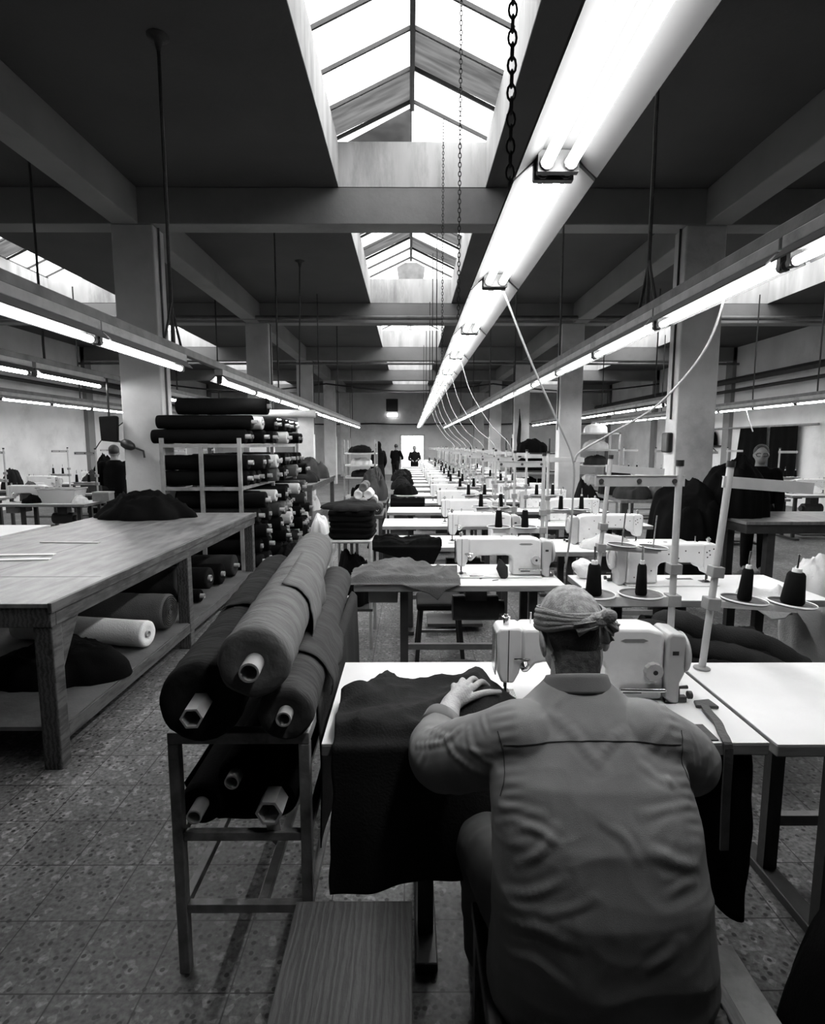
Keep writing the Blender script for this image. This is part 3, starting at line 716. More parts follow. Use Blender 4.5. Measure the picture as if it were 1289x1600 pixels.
def roll_mesh(t, p0, p1, r, m, core=.022, core_out=.05, hexa=False, flap=None, both=False, seed=0, thick_end=True):
    """a bolt of cloth lying from p0 (near end) to p1, in t's local frame; paper core as a part"""
    p0, p1 = V3(p0), V3(p1); d = p1 - p0; L = d.length; d.normalize()
    mb = MB(); n = 36; prof = []
    nr = max(10, int(L / .022)) if L > 1.3 else max(10, int(L / .06))
    rr = random.Random(seed)
    prof = [(core * 1.05, .012), (r * .5, .004), (r * .86, .0), (r * .97, .008)]
    for i in range(nr + 1):
        h = .02 + (L - .04) * i / nr
        prof.append((r, h))
    prof += [(r * .96, L - .006), (r * .8, L), (r * .4, L - .004), (core, L - .01)]
    def wob(a, h):
        w = 1 + .022 * nz(math.cos(a) * 1.3 + seed, math.sin(a) * 1.3, h * 3.5) + .018 * nz(math.cos(a) * 2.5, math.sin(a) * 2.5 + seed, h * 13) + .030 * sharp(math.cos(a) * 1.1 + seed + h * 2, math.sin(a) * 1.1, h * 6) + .014 * sharp(math.cos(a) * 2, math.sin(a) * 2 + seed, h * 15)
        return w
    mb.lathe(prof, p0, d, n, wob=wob)
    # spiral lines on the end faces
    b = mb.build('cloth', M[m], t, smooth=.9)
    if flap:
        a0, a1, h0, h1 = flap
        fb = MB()
        u = V3((0, 0, 1)) if abs(d.z) < .9 else V3((1, 0, 0)); A1 = d.cross(u).normalized(); A2 = A1.cross(d).normalized()
        def fn(s, v):
            a = lerp(a0, a1, s); rrr = r * (1.03 + .0 * s) + .006 + .03 * smoothstep(.55, 1, s) * (1 + .6 * nz(v * 5, seed))
            h = lerp(h0 + .12 * s * s * nz(seed, 2.2) , h1 - .10 * s, v) + .012 * nz(s * 4, v * 4, seed)
            return p0 + d * h + (A1 * math.cos(a) + A2 * math.sin(a)) * (rrr + .006 * nz(s * 6, v * 7, seed + 3))
        fb.grid(fn, 14, 26)
        fb.build('loose_end', M[m], t, smooth=3.2, solid=.003)
    if core_out:
        k = 6 if hexa else 20
        c = MB().lathe([(core, .015), (core, -core_out), (core * .8, -core_out), (core * .78, .01)], p0, d, k, cap=False)
        if both: c.lathe([(core, L - .015), (core, L + core_out), (core * .8, L + core_out), (core * .78, L - .01)], p0, d, k, cap=False)
        c.lathe([(core * .79, -core_out + .06), (.001, -core_out + .06)], p0, d, k, cap=False)
        c.build('paper_core', M['paper'], t, smooth=.5)
    return t
def roll(label, p0, p1, r, m, group=None, **kw):
    p0 = V3(p0); p1 = V3(p1)
    base = V3((p0.x, p0.y, min(p0.z, p1.z) - r))
    t = thing('fabric_roll', label, 'fabric roll', base, 0, group)
    return roll_mesh(t, p0 - base, p1 - base, r, m, **kw)

# foreground rack
def rack_fg():
    x0, x1, y0, y1, H = -.70, -.29, 1.535, 3.02, .775
    t = thing('metal_rack', 'worn grey metal rack carrying three thick cloth rolls, foreground', 'rack', (x0, y0, 0)); W, L = x1 - x0, y1 - y0; b = .032
    for x in (b / 2, W - b / 2):
        for y in (b / 2, L - b / 2): MB().box(x - b / 2, x + b / 2, y - b / 2, y + b / 2, 0, H - .035).build('leg', M['rack'], t, bevel=.003)
    fr = MB().box(0, W, 0, .042, H - .035, H).box(0, W, L - .042, L, H - .035, H).box(0, .04, .042, L - .042, H - .035, H).box(W - .04, W, .042, L - .042, H - .035, H)
    for i in (1, 2, 3): fr.box(.04, W - .04, L * i / 4 - .02, L * i / 4 + .02, H - .03, H - .002)
    fr.build('top_frame', M['rack'], t, bevel=.003)
    MB().box(W - .14, W - .04, .045, .40, H - .012, H + .0005).build('top_plate', M['lightsteel'], t)
    sh = MB().box(b, W - b, .004, .028, .435, .462).box(b, W - b, L - .028, L - .004, .435, .462).box(.004, .028, b, L - b, .435, .462).box(W - .028, W - .004, b, L - b, .435, .462)
    sh.build('middle_frame', M['rack'], t, bevel=.002)
    lo = MB().box(b, W - b, .004, .03, .20, .228).box(b, W - b, L - .03, L - .004, .20, .228).box(.004, .03, b, L - b, .20, .228).box(W - .03, W - .004, b, L - b, .20, .228).box(W * .58, W * .58 + .03, .03, L - .03, .20, .225)
    lo.build('lower_frame', M['rack'], t, bevel=.002)
    return t
rack_fg()
g = 'rolls on the foreground rack'
roll('thick black cloth roll on the left of the foreground rack', (-.575, 1.475, .892), (-.715, 3.02, .892), .113, 'rollblack', g, core=.030, core_out=.085, hexa=True, seed=3, flap=(2.2, .2, .55, 1.15))
roll('grey cloth roll lying on top of the two others on the foreground rack', (-.412, 1.43, 1.024), (-.525, 3.08, 1.022), .096, 'rollgrey', g, core=.026, core_out=.06, hexa=False, seed=8, flap=(1.5, -.9, .45, 1.0))
roll('slimmer charcoal cloth roll on the right of the foreground rack', (-.345, 1.485, .856), (-.40, 3.03, .862), .078, 'rollchar', g, core=.021, core_out=.03, seed=14, flap=(1.7, -.6, .25, .75))
def drape_side():
    t = thing('cloth_length', 'dark cloth length hanging down the right side of the foreground rack', 'cloth', (0, 0, 0))
    def fn(u, v):
        y = lerp(1.66, 2.95, u); s = v * .52
        x = -.325 + .035 * min(1, s / .06); z = .80 - max(0, s - .05)
        if s < .05: z = .795 + .02 * math.sin(s / .05 * PI)
        f = smoothstep(.02, .3, s)
        x += .012 * f * (1 + math.sin(y * 17 + 2 * nz(y * 2, 0, s * 3))) * .5 + .004
        return (x, y + .03 * f * nz(y * 3, s * 3), z + (.05 * nz(u * 3, 7) if v > .9 else 0))
    MB().grid(fn, 60, 26).build('sheet', M['charcoal'], t, smooth=3.2, solid=.004)
    return t
drape_side()
# rolls resting on the middle frame of that rack, wrapped in black cloth
g = 'rolls on the lower level of the foreground rack'
roll('thin black roll on the lower rack level, leftmost open tube', (-.625, 1.57, .528), (-.63, 2.95, .535), .064, 'blackcloth', g, core=.022, core_out=.055, seed=21)
roll('black roll on the lower rack level, tube just peeping out at the top', (-.53, 1.60, .600), (-.52, 2.95, .60), .055, 'blackcloth', g, core=.022, core_out=.03, seed=22)
fat = roll('black roll on the lower rack level with a fat split paper tube', (-.41, 1.60, .532), (-.40, 2.95, .535), .068, 'blackcloth', g, core=.040, core_out=.075, hexa=True, seed=23)
tp = MB(); tp.prism([(-.022, 0), (.018, .004), (.024, -.05), (.008, -.095), (-.016, -.07)], lambda a, b, d: (a + .004, d, b + .045), -.052, -.046)
tp.build('torn_paper', M['paper'], [c for c in fat.children if c.name.startswith('paper_core')][0])
def sag():
    t = thing('cloth_wrap', 'black cloth sagging under the rolls inside the foreground rack', 'cloth', (0, 0, 0))
    def fn(u, v):
        a = lerp(-1.45, 1.45, u); y = lerp(1.60, 2.9, v)
        x = -.505 + .178 * math.sin(a); z = .60 - .150 * math.cos(a) + .0 * v
        return (x, y + .01 * nz(u * 9, v * 3), max(z, .4655) + .004 * nz(u * 7, v * 9))
    MB().grid(fn, 26, 30).build('sheet', M['blackcloth'], t, smooth=3.2, solid=.003)
sag()
# bench board in front
def bench():
    t = thing('wooden_bench', 'dark wooden bench top at the bottom centre, knotty grain', 'bench', (-.275, .40, 0))
    MB().box(0, .28, 0, .845, .478, .50).build('board', M['board'], t, bevel=.003)
    for x in (.03, .25):
        for y in (.05, .80): MB().box(x - .018, x + .018, y - .018, y + .018, 0, .478).build('leg', M['wood'], t)
    MB().box(.03, .25, .785, .815, .10, .14).box(.03, .25, .785, .815, .42, .478).build('rail', M['wood'], t)
bench()

# under the cutting table
g = 'rolls under the cutting table'
SH = .21
spir = roll('grey roll with a spiral end under the cutting table', (-1.80, 4.12, SH + .145), (-3.0, 4.20, SH + .145), .128, 'midgrey', g, core=.012, core_out=0, seed=31)
d_ = V3((-1.2, .08, 0)).normalized(); e_ = d_.cross(V3((0, 0, 1)))
MB().tube([V3((0, 0, .128)) - d_ * .004 + (e_ * math.cos(a) + V3((0, 0, 1)) * math.sin(a)) * (.018 + .0155 * a / 6.283 + .004 * nz(a * .6, 3)) for a in [i * .22 for i in range(190)]], .0032, 5).build('spiral_edge', M['charcoal'], spir, smooth=1)
roll('white roll with a hollow end under the cutting table', (-1.79, 3.74, SH + .10), (-2.8, 3.92, SH + .10), .088, 'whitecloth', g, core=.022, core_out=.004, seed=32)
roll('dark grey roll lying behind the spiral-ended roll under the table', (-1.85, 4.44, SH + .30), (-3.0, 4.47, SH + .26), .115, 'charcoal', g, core=.02, core_out=0, seed=33)
roll('black roll with a white end under the far half of the cutting table', (-1.86, 5.15, SH + .15), (-3.0, 5.2, SH + .15), .10, 'inkcloth', g, core=.03, core_out=.01, seed=34)
roll('black roll with a paper label under the far end of the cutting table', (-1.86, 5.50, SH + .11), (-3.0, 5.5, SH + .11), .10, 'blackcloth', g, core=.025, core_out=.02, seed=35)
roll('charcoal roll under the last bay of the cutting table', (-1.84, 5.85, SH + .12), (-3.0, 5.85, SH + .12), .11, 'charcoal', g, core=.022, core_out=.04, seed=36)
roll('thin black roll near the leg under the cutting table', (-1.84, 4.86, SH + .06), (-3.0, 4.9, SH + .06), .055, 'blackcloth', g, core=.02, core_out=.03, seed=37)

def heap(name, label, cat, cx, cy, z, rx, ry, h, m, seed, rot=0, folds=1.0, n=64, power=.5, group=None, part='folds'):
    """a crumpled heap or a bundle of cloth: closed mesh lying on z"""
    t = thing(name, label, cat, (cx, cy, z), rot, group)
    mb = MB(); nr = n // 2
    def fn(u, v):
        a = 2 * PI * u; q = v
        k = 1 + .22 * nz(math.cos(a) * 1.4 + seed, math.sin(a) * 1.4, seed * .7) + .14 * nz(math.cos(a) * 3.5 + seed, math.sin(a) * 3.5, 1) * q
        x, y = rx * k * q * math.cos(a), ry * k * q * math.sin(a)
        base = max(0, 1 - q ** 2.4) ** power
        X, Y = x / max(rx, .12), y / max(ry, .12); wx, wy = X + .5 * nz(X * 1.3 + seed, Y * 1.3, 3), Y + .5 * nz(X * 1.3, Y * 1.3 + seed, 8)
        f =   .34 * nz(wx * 1.2 + seed * 2, wy * 1.2, 1) + folds * (.18 * sharp(wx * 1.1 + seed, wy * 1.6, seed) + .10 * sharp(wx * 2.6 + seed, wy * 1.9, seed + 4) + .05 * sharp(wx * 5 + wy * 3, wy * 5, seed + 9)) - .12
        zz = h * base * (1 + f * .9) + .004
        return (x, y, max(zz, .002))
    mb.grid(fn, n, nr, True)
    mb.v[:n] = [(x * .001, y * .001, zz) for x, y, zz in mb.v[:n]]
    b = len(mb.v); k = nr * n
    mb.v += [(x, y, 0) for x, y, _ in mb.v[k:k + n]]
    mb.f += [(k + i, k + (i + 1) % n, b + (i + 1) % n, b + i) for i in range(n)] + [tuple(b + i for i in range(n))[::-1]]
    mb.build(part, M[m], t, smooth=3.2)
    return t
heap('garment_pile', 'black garments heaped on the far corner of the cutting table', 'clothes pile', -2.72, 5.78, .851, .46, .28, .17, 'blackcloth', 2.3, folds=3.2, power=.7)
heap('cloth_bundle', 'black cloth bundle slumped on the near shelf of the cutting table', 'cloth', -2.15, 3.30, SH, .40, .28, .20, 'blackcloth', 5.1)
heap('plastic_bag', 'crumpled white bag on the aisle floor beside the cutting table', 'bag', -1.66, 5.2, 0, .055, .20, .08, 'whitecloth', 6.2, rot=-.15)
t = thing('fabric_scrap', 'small dark cloth scrap on the aisle floor', 'scrap', (-1.37, 3.15, 0), .6)
MB().prism([(-.06, -.03), (.05, -.025), (.02, .05)], lambda a, b, d: (a, b, d), .001, .006).build('cloth', M['blackcloth'], t)
t = thing('wooden_ruler', 'pale ruler lying on the cutting table', 'ruler', (-2.60, 4.27, .8515), -.06)
MB().box(-.23, .23, -.02, .02, 0, .005).build('blade', M['lightcloth'], t)
for k, (x, y, r) in enumerate(((-2.56, 3.78, .08), (-2.49, 3.62, .12))):
    t = thing('paper_strip', ('upper' if k == 0 else 'lower') + ' of two white strips on the cutting table at the left edge', 'paper', (x, y, .8515), r)
    MB().box(-.30, .14, -.022, .022, 0, .006).build('sheet', M['whiteplastic'], t)

# the long storage rack of rolls beyond the table
def roll_rack():
    X0, X1, Y0, Y1 = -2.88, -1.98, 6.60, 9.75
    t = thing('storage_rack', 'pale metal frame of the tall storage rack full of black rolls', 'rack', (X0, Y0, 0)); W, L = X1 - X0, Y1 - Y0
    for y in (0, L / 2, L):
        for x in (0, W / 2, W): MB().box(x - .022, x + .022, y - .02, y + .02, 0, 1.67 if x != W / 2 else 1.58).build('post', M['steel'], t, bevel=.003)
        MB().box(0, W, y - .016, y + .016, 1.56, 1.60).build('cross_bar', M['steel'], t)
        MB().box(0, W, y - .016, y + .016, 1.06, 1.10).build('cross_bar', M['steel'], t)
        MB().box(0, W, y - .016, y + .016, .06, .10).build('cross_bar', M['steel'], t)
    for x in (0, W / 2, W):
        for z in (.06, 1.06, 1.56): MB().box(x - .016, x + .016, .016, L - .016, z, z + .04).build('bearer', M['steel'], t)
    return t
roll_rack()
rr = random.Random(21)
protos = {}
g = 'rolls in the tall storage rack'
kinds = {'b': 'blackcloth', 'i': 'inkcloth', 'c': 'charcoal', 'w': 'lightcloth', 'm': 'midgrey'}
words_ = {'b': 'black', 'i': 'ink-black', 'c': 'charcoal', 'w': 'pale', 'm': 'grey'}
def rack_roll(kind, x1, y, z, r, L, lab, core_out):
    key = (kind, core_out > .03)
    if key not in protos:
        t = thing('fabric_roll', lab, 'fabric roll', (0, 0, 0), 0, g)
        roll_mesh(t, (0, 0, .09), (-1.15, 0, .09), .09, kinds[kind], core=.028, core_out=core_out, seed=len(protos) * 3 + 40)
        protos[key] = t; o = t; o.location = (x1, y, z - r)
    else: o = dup(protos[key], (x1, y, z - r), 0, lab, g)
    o.scale = (L / 1.15, r / .09, r / .09)
levels = [(.11 + .185 * k) for k in range(5)] + [1.197 + .186 * k for k in range(2)] + [1.605 + .085 + .17 * k for k in range(2)]
for li, z in enumerate(levels):
    if li < 5: z = z + .085
    n_ = 14
    for j in range(n_):
        y = 6.72 + j * .205
        if j > 6: y += .13
        r = rr.uniform(.076, .092) if 5 > li else rr.uniform(.082, .088) if li < 7 else rr.uniform(.070, .082)
        kd = rr.choice('bbbbbiicwwm' if j > 1 else 'bbbi')
        if li >= 7 and j > 11: continue
        x1 = -1.80 + rr.uniform(-.10, .10) + (.05 if j > 2 else 0) - (.0 if li < 5 else .03)
        lab = '%s cloth roll in the tall storage rack, %s layer up, %s from its front' % (words_[kd], nth(li + 1), nth(j + 1))
        rack_roll(kd, x1, y, z, r, rr.uniform(1.0, 1.12), lab, rr.choice((.02, .06)))
roll('fat black roll lying on top at the front of the tall storage rack', (-1.66, 6.72, 2.04), (-2.72, 6.72, 2.04), .095, 'blackcloth', g, core=.028, core_out=.04, seed=77)
roll('pale paper-wrapped roll sticking out on top of the tall storage rack', (-1.25, 7.6, 2.00), (-2.4, 7.5, 2.00), .05, 'lightcloth', g, core=.02, core_out=.03, seed=78)
for k, (x, y, z, rx, ry, h, m, lab) in enumerate((
    (-1.72, 9.2, .62, .16, .22, .2, 'whitecloth', 'white cloth bundle bulging low at the far end of the roll rack'),
    (-1.62, 10.05, .0, .2, .24, .34, 'whitecloth', 'white sack on the floor past the end of the roll rack'),
    (-1.70, 7.25, .0, .22, .34, .3, 'blackcloth', 'black sack on the floor against the roll rack'))):
    if k: heap('sack', lab, 'sack', x + (.12 if k == 2 else 0), y, z, rx * .8, ry * .8, h, m, 11 + k, folds=.5)
# second table's garments
heap('garment_pile', 'folded dark garments on the second table along the aisle', 'clothes pile', -2.2, 11.3, .851, .36, .55, .22, 'inkcloth', 3.3)
heap('garment_pile', 'taller grey garment heap on the second table along the aisle', 'clothes pile', -2.2, 12.6, .851, .38, .6, .42, 'charcoal', 4.4)
t = thing('cardboard_box', 'dark box under the near end of the second aisle table', 'box', (-2.15, 10.9, .212))
MB().box(-.2, .2, -.25, .25, 0, .30).build('body', M['wood'], t, bevel=.004); MB().box(-.2, .2, -.25, .25, .30, .31).build('lid', M['wood'], t)
heap('sack', 'pale sack on the shelf of the second aisle table', 'sack', -2.15, 12.0, .212, .25, .35, .3, 'lightcloth', 9.9)
# far rack by the end of the aisle
t = thing('storage_rack', 'smaller far rack of flat dark bolts beyond the second table', 'rack', (-1.62, 14.0, 0))
for x in (0, .76):
    for y in (0, .9): MB().box(x - .02, x + .02, y - .02, y + .02, 0, 1.7).build('post', M['steel'], t)
for z in (.25, .75, 1.05, 1.35): MB().box(-.02, .78, -.02, .92, z, z + .03).build('shelf', M['lightsteel'], t)
for k, (z, m, r) in enumerate(((.28, 'blackcloth', .26), (.78, 'inkcloth', .15), (1.08, 'lightcloth', .15), (1.38, 'blackcloth', .17))):
    heap('cloth_bolt', '%s flat cloth bolt on the far rack, %s shelf up' % ('pale' if m == 'lightcloth' else 'dark', nth(k + 1)), 'cloth bolt', -1.24, 14.44, z + .002, .27, .33, r, m, 30 + k, power=.3)
# ------------------------------------------------------------------ cloth on tables, things between the rows
def pl(tab, x):
    for (a, fa), (b, fb) in zip(tab, tab[1:]):
        if x <= b: return lerp(fa, fb, max(0, (x - a) / (b - a)))
    return tab[-1][1]
def table_drape(name, label, cat, x0, x1, yf, zt, back, hang, m, seed, amp=.02, bumps=(), nu=70, nv=80, skew=0, group=None):
    """cloth lying on a table and hanging over its front edge at y=yf"""
    t = thing(name, label, cat, (0, 0, 0), 0, group)
    def fn(u, v):
        x = lerp(x0, x1, u); yb = pl(back, x); hl = pl(hang, x)
        tot = (yb - yf) + hl; s = v * tot
        xx = x + skew * max(0, s - (yb - yf)) + .012 * nz(x * 5, v * 6, seed)
        if s < yb - yf:
            y = yb - s; z = zt + .004
            e = min(1, s / .05, max(.15, (yb - yf - s) / .03))
            wx, wy = x + .05 * nz(x * 6, y * 6, seed), y + .05 * nz(x * 6 + 9, y * 6, seed)
            f = .35 + .9 * max(0, nz(x * 4 + seed, y * 5, seed)) + .8 * sharp(wx * 3.2 + wy * 2.5 + seed, wy * 4 - wx * 3, seed, 1.8) + .4 * sharp(wx * 7 - wy * 4, wy * 8 + seed, seed + 2, 1.8) + .12 * sharp(wx * 15, wy * 13, seed)
            z += amp * f * e
            for bx, by, br, bh in bumps: z += bh * math.exp(-((x - bx) ** 2 + (y - by) ** 2) / br ** 2)
            return (xx, y, z)
        q = s - (yb - yf); r = .015
        fold = math.sin(x * 24 + 3 * nz(x * 3, 0, seed) + seed) * .5 + .5
        out = .010 + r * min(1, q / r) + (.03 * fold + .02 * nz(x * 6, q * 3, seed)) * smoothstep(.02, .3, q)
        return (xx, yf - out, zt + .008 - max(0, q - .01) + .02 * nz(x * 9, seed) * smoothstep(.1, .4, q))
    MB().grid(fn, nu, nv).build('sheet', M[m], t, smooth=3.2, solid=.003)
    return t
table_drape('cloth_piece', 'dark garment being sewn, spread on the front table and hanging over its edge', 'cloth', -.215, .34, 1.497, .7605,
            [(-.3, 1.70), (-.215, 1.76), (-.13, 1.875), (-.083, 2.0), (-.04, 1.925), (.06, 1.905), (.17, 1.93), (.238, 2.01), (.27, 1.86), (.30, 1.80), (.34, 1.74)],
            [(-.215, .46), (0, .42), (.1, .40), (.34, .34)], 'sewcloth', 4.0, .030, ((.19, 1.70, .09, .042), (-.17, 1.72, .06, .05)), skew=-.03)
table_drape('cloth_piece', 'grey garment crumpled on the second table under the needle', 'cloth', -.36, .30, 3.288, .7605,
            [(-.36, 3.55), (-.25, 3.78), (0, 3.84), (.12, 3.74), (.3, 3.56)], [(-.36, .005), (-.05, .005), (.02, .03), (.12, .06), (.17, .10), (.21, .04), (.3, .004)], 'midgrey', 8.0, .042)
table_drape('cloth_piece', 'black garment trailing over the front of the third table', 'cloth', -.34, .26, 4.548, .7605,
            [(-.34, 4.9), (0, 4.86), (.15, 4.85), (.26, 4.76)], [(-.34, .02), (-.1, .10), (.08, .22), (.15, .24), (.26, .03)], 'blackcloth', 12.0, .04)
table_drape('cloth_piece', 'dark cloth strip lying across the sixth table', 'cloth', -.28, .22, 8.048, .7605, [(-.3, 8.4), (.3, 8.2)], [(-.3, .1), (.3, .06)], 'blackcloth', 15.0, .05, nu=30, nv=30)
# scraps and offcuts on the second table
for k, (x, y, a) in enumerate(((.40, 3.52, .2), (.45, 3.47, 1.1), (.50, 3.50, -.4), (.53, 3.42, .5))):
    t = thing('thread_scrap', 'small scrap on the second table under the machine arm, %s from the needle' % nth(k + 1), 'scrap', (x, y, .7605), a, 'scraps on the second table')
    MB().prism([(-.025, -.006), (.02, -.008), (.03, .004), (-.015, .007)], lambda a, b, d: (a, b, d), 0, .002).build('cloth', M['midgrey'], t)
t = thing('rolled_pocket', 'small rolled grey cloth piece standing by the pillar of the second machine', 'cloth', (.60, 3.49, .7605), .4)
MB().lathe([(.028, 0), (.036, .03), (.040, .065), (.026, .085), (.006, .125)], (0, 0, 0), (-.25, .1, 1), 18, wob=lambda a, h: 1 + .15 * math.sin(a * 2 + h * 20)).build('roll', M['charcoal'], t, smooth=1)
t = thing('leather_strap', 'dark strap with a flat pad hanging over the right front edge of the man\'s table', 'strap', (0, 0, 0))
def flat(path, w, th, mb):
    pts = spline(path, 26)
    for a, b in zip(pts, pts[1:]):
        d = b - a; mb.bar(a - d * .1, b + d * .1, w, th)
mb = MB(); flat([(.945, 1.715, .768), (.93, 1.66, .772), (.925, 1.60, .770), (.905, 1.54, .770), (.895, 1.50, .768), (.895, 1.485, .74), (.895, 1.482, .60), (.90, 1.482, .45)], .024, .007, mb)
mb.build('band', M['leather'], t); MB().prism([(.915, 1.71), (.985, 1.70), (.98, 1.755), (.925, 1.745)], lambda a, b, d: (a, b, d), .7615, .772).build('pad', M['leather'], t, bevel=.003)
t = thing('metal_tray', 'dark sunken plate in the front of the man\'s table beside the strap', 'tray', (.83, 1.54, .7605))
MB().box(-.06, .05, -.03, .06, 0, .004).build('plate', M['dark'], t)
# stool and seat by the second table
def stool(label, x, y, r, z, m='charcoal', square=False):
    t = thing('stool', label, 'stool', (x, y, 0))
    if square:
        MB().box(-r, r, -r, r, z - .06, z).build('seat', M[m], t, bevel=.02)
        for a in (-1, 1):
            for b in (-1, 1): MB().bar((a * r * .8, b * r * .8, z - .06), (a * r, b * r, 0), .03).build('leg', M['dark'], t)
        MB().bar((-r, -r, .14), (r, -r, .14), .022).bar((-r, r, .14), (r, r, .14), .022).build('stretcher', M['steel'], t)
    else:
        MB().lathe([(.02, z - .05), (r * .96, z - .05), (r, z - .03), (r * .98, z - .008), (r * .7, z + .006), (.02, z + .012)], n=28).build('seat', M[m], t, smooth=.8)
        for k in range(4):
            a = PI / 4 + k * PI / 2; MB().tube([(r * .6 * math.cos(a), r * .6 * math.sin(a), z - .05), (r * math.cos(a), r * math.sin(a), 0)], .012, 8).build('leg', M['dark'], t)
        MB().tube([(r * .82 * math.cos(a), r * .82 * math.sin(a), .2) for a in [2 * PI * i / 24 for i in range(25)]], .008, 6).build('ring', M['dark'], t)
stool('square dark stool standing behind the second table, seen under it', .22, 4.12, .17, .46, 'charcoal', True)
stool('round dark stool seat showing just behind the man\'s table', .27, 2.72, .17, .47)
# small rack of black garments left of the third table
t = thing('garment_trolley', 'small pale tube rack holding folded black garments by the third table', 'rack', (-.62, 4.28, 0))
for x in (.013, .317):
    for y in (.013, .50): MB().tube([(x, y, 0), (x, y, .85)], .013, 8).build('leg', M['lightsteel'], t, smooth=1)
MB().tube([(.013, .013, .852), (.317, .013, .852), (.317, .5, .852), (.013, .5, .852), (.013, .013, .852)], .013, 8).tube([(.013, .013, .74), (.05, .013, .80), (.05, .013, .84)], .010, 6).build('top_rail', M['lightsteel'], t, smooth=1)
MB().box(.0, .33, 0, .51, .30, .32).build('shelf', M['dark'], t); MB().box(.02, .31, .02, .49, .846, .862).build('tray', M['dark'], t)
for k in range(5):
    h = .043
    tt = thing('folded_garment', 'folded black garment on the small tube rack, %s from the bottom' % nth(k + 1), 'garment', (-.455 + rnd.uniform(-.01, .01), 4.53, .867 + k * (h + .001)), rnd.uniform(-.05, .05), 'folded garments on the small tube rack')
    sd = k * 3.3
    def fn(u, v, sd=sd, h=h):
        a = 2 * PI * u; q = abs(math.cos(a)) ** .35 * math.copysign(1, math.cos(a)), abs(math.sin(a)) ** .35 * math.copysign(1, math.sin(a))
        ring = [(0, 0), (1, 0), (1.03, .3), (1.03, .7), (1, 1), (0, 1)]
        i = min(int(v * 5), 4); f = v * 5 - i; rr_, zz = lerp(ring[i][0], ring[i + 1][0], f), lerp(ring[i][1], ring[i + 1][1], f)
        k2 = 1 + .05 * nz(q[0] * 2 + sd, q[1] * 2, zz * 2)
        return (.17 * q[0] * rr_ * k2, .22 * q[1] * rr_ * k2, h * zz)
    MB().grid(fn, 40, 10, True).build('folds', M['blackcloth'], tt, smooth=.9)
heap('garment_pile', 'black garments slumped over the top of the small tube rack', 'clothes pile', -.47, 4.55, 1.086, .23, .27, .05, 'inkcloth', 7.7)
heap('cloth_bundle', 'black cloth stuffed on the lower shelf of the small tube rack', 'cloth', -.455, 4.53, .322, .14, .2, .36, 'blackcloth', 3.1, power=.3)
# trolley with pale rolled bundles
t = thing('trolley', 'low dark trolley carrying a pyramid of pale rolled bundles', 'trolley', (-.80, 6.62, 0))
MB().box(0, .48, 0, .8, .72, .76).build('top', M['dark'], t, bevel=.004)
for x in (.03, .45):
    for y in (.03, .77): MB().box(x - .02, x + .02, y - .02, y + .02, 0, .72).build('leg', M['dark'], t)
k = 0
for lv, n_, z in ((0, 4, .762), (1, 3, .852), (2, 2, .942), (3, 1, 1.032)):
    for j in range(n_):
        for dpt in range(2):
            k += 1; x = -.56 + (j - (n_ - 1) / 2) * .114; y = 6.86 + dpt * .27 + rnd.uniform(-.02, .02)
            r = rnd.uniform(.05, .056); mm = rnd.choice(('lightcloth', 'midgrey', 'midgrey', 'lightcloth'))
            if (lv, j, dpt) == (0, 3, 0): mm = 'charcoal'
            roll('%s rolled bundle on the trolley, %s layer, %s from the left, %s one back' % ('pale' if mm == 'lightcloth' else 'grey' if mm == 'midgrey' else 'dark white-centred', nth(lv + 1), nth(j + 1), nth(dpt + 1)),
                 (x, y - .12, z + r), (x + rnd.uniform(-.02, .02), y + .12, z + r + .002), r, mm, 'rolled bundles on the trolley', core=.016, core_out=.012 if mm == 'charcoal' else 0, seed=60 + k)
t = thing('trolley', 'second dark trolley behind the pale bundles, heaped with dark grey garments', 'trolley', (-.80, 8.1, 0))
MB().box(0, .46, 0, 1.5, .72, .76).build('top', M['dark'], t, bevel=.004)
for x in (.03, .43):
    for y in (.03, 1.47): MB().box(x - .02, x + .02, y - .02, y + .02, 0, .72).build('leg', M['dark'], t)
heap('garment_pile', 'mottled dark grey garment pile on the trolley behind the pale bundles', 'clothes pile', -.57, 8.8, .762, .22, .55, .36, 'charcoal', 13.1, folds=1.6)
for k, (x, y, h) in enumerate(((-.05, 9.45, .2), (-.15, 10.55, .24), (-.1, 11.7, .22), (-.2, 12.9, .28), (-.1, 14.1, .25))):
    heap('garment_pile', 'dark garments on the left end of a middle-row table, %s heap beyond the sixth table' % nth(k + 1), 'clothes pile', x - .02, y + .02, .762, .2, .22, h * .8, 'inkcloth' if k % 2 else 'blackcloth', 20 + k)
def pouch(name, label, cat, c, r, m, seed, rx=0):
    t = thing(name, label, cat, (c[0], c[1], c[2] - r[2]))
    Rm = Matrix.Rotation(rx, 3, 'Y')
    def fn(u, v):
        a, b = 2 * PI * u, PI * (v * .996 + .002) - PI / 2
        p = V3((math.cos(a) * math.cos(b), math.sin(a) * math.cos(b), math.sin(b)))
        k = 1 + .16 * nz(p.x * 1.6 + seed, p.y * 1.6, p.z * 1.6) + .08 * sharp(p.x * 3 + seed, p.y * 3, p.z * 3)
        q = Rm @ V3((p.x * r[0] * k, p.y * r[1] * k, p.z * r[2] * k)); return (q.x, q.y, max(q.z + r[2], .001))
    mb = MB().grid(fn, 40, 24, True); mb.f += [tuple(range(40))[::-1], tuple(24 * 40 + i for i in range(40))]
    mb.build('cover', M[m], t, smooth=3.2); return t
pouch('cloth_pouch', 'rounded white pouch on the back left corner of the right inner row\'s first table', 'cloth', (1.10, 3.47, .822), (.075, .05, .058), 'whitecloth', 2.2, .5)
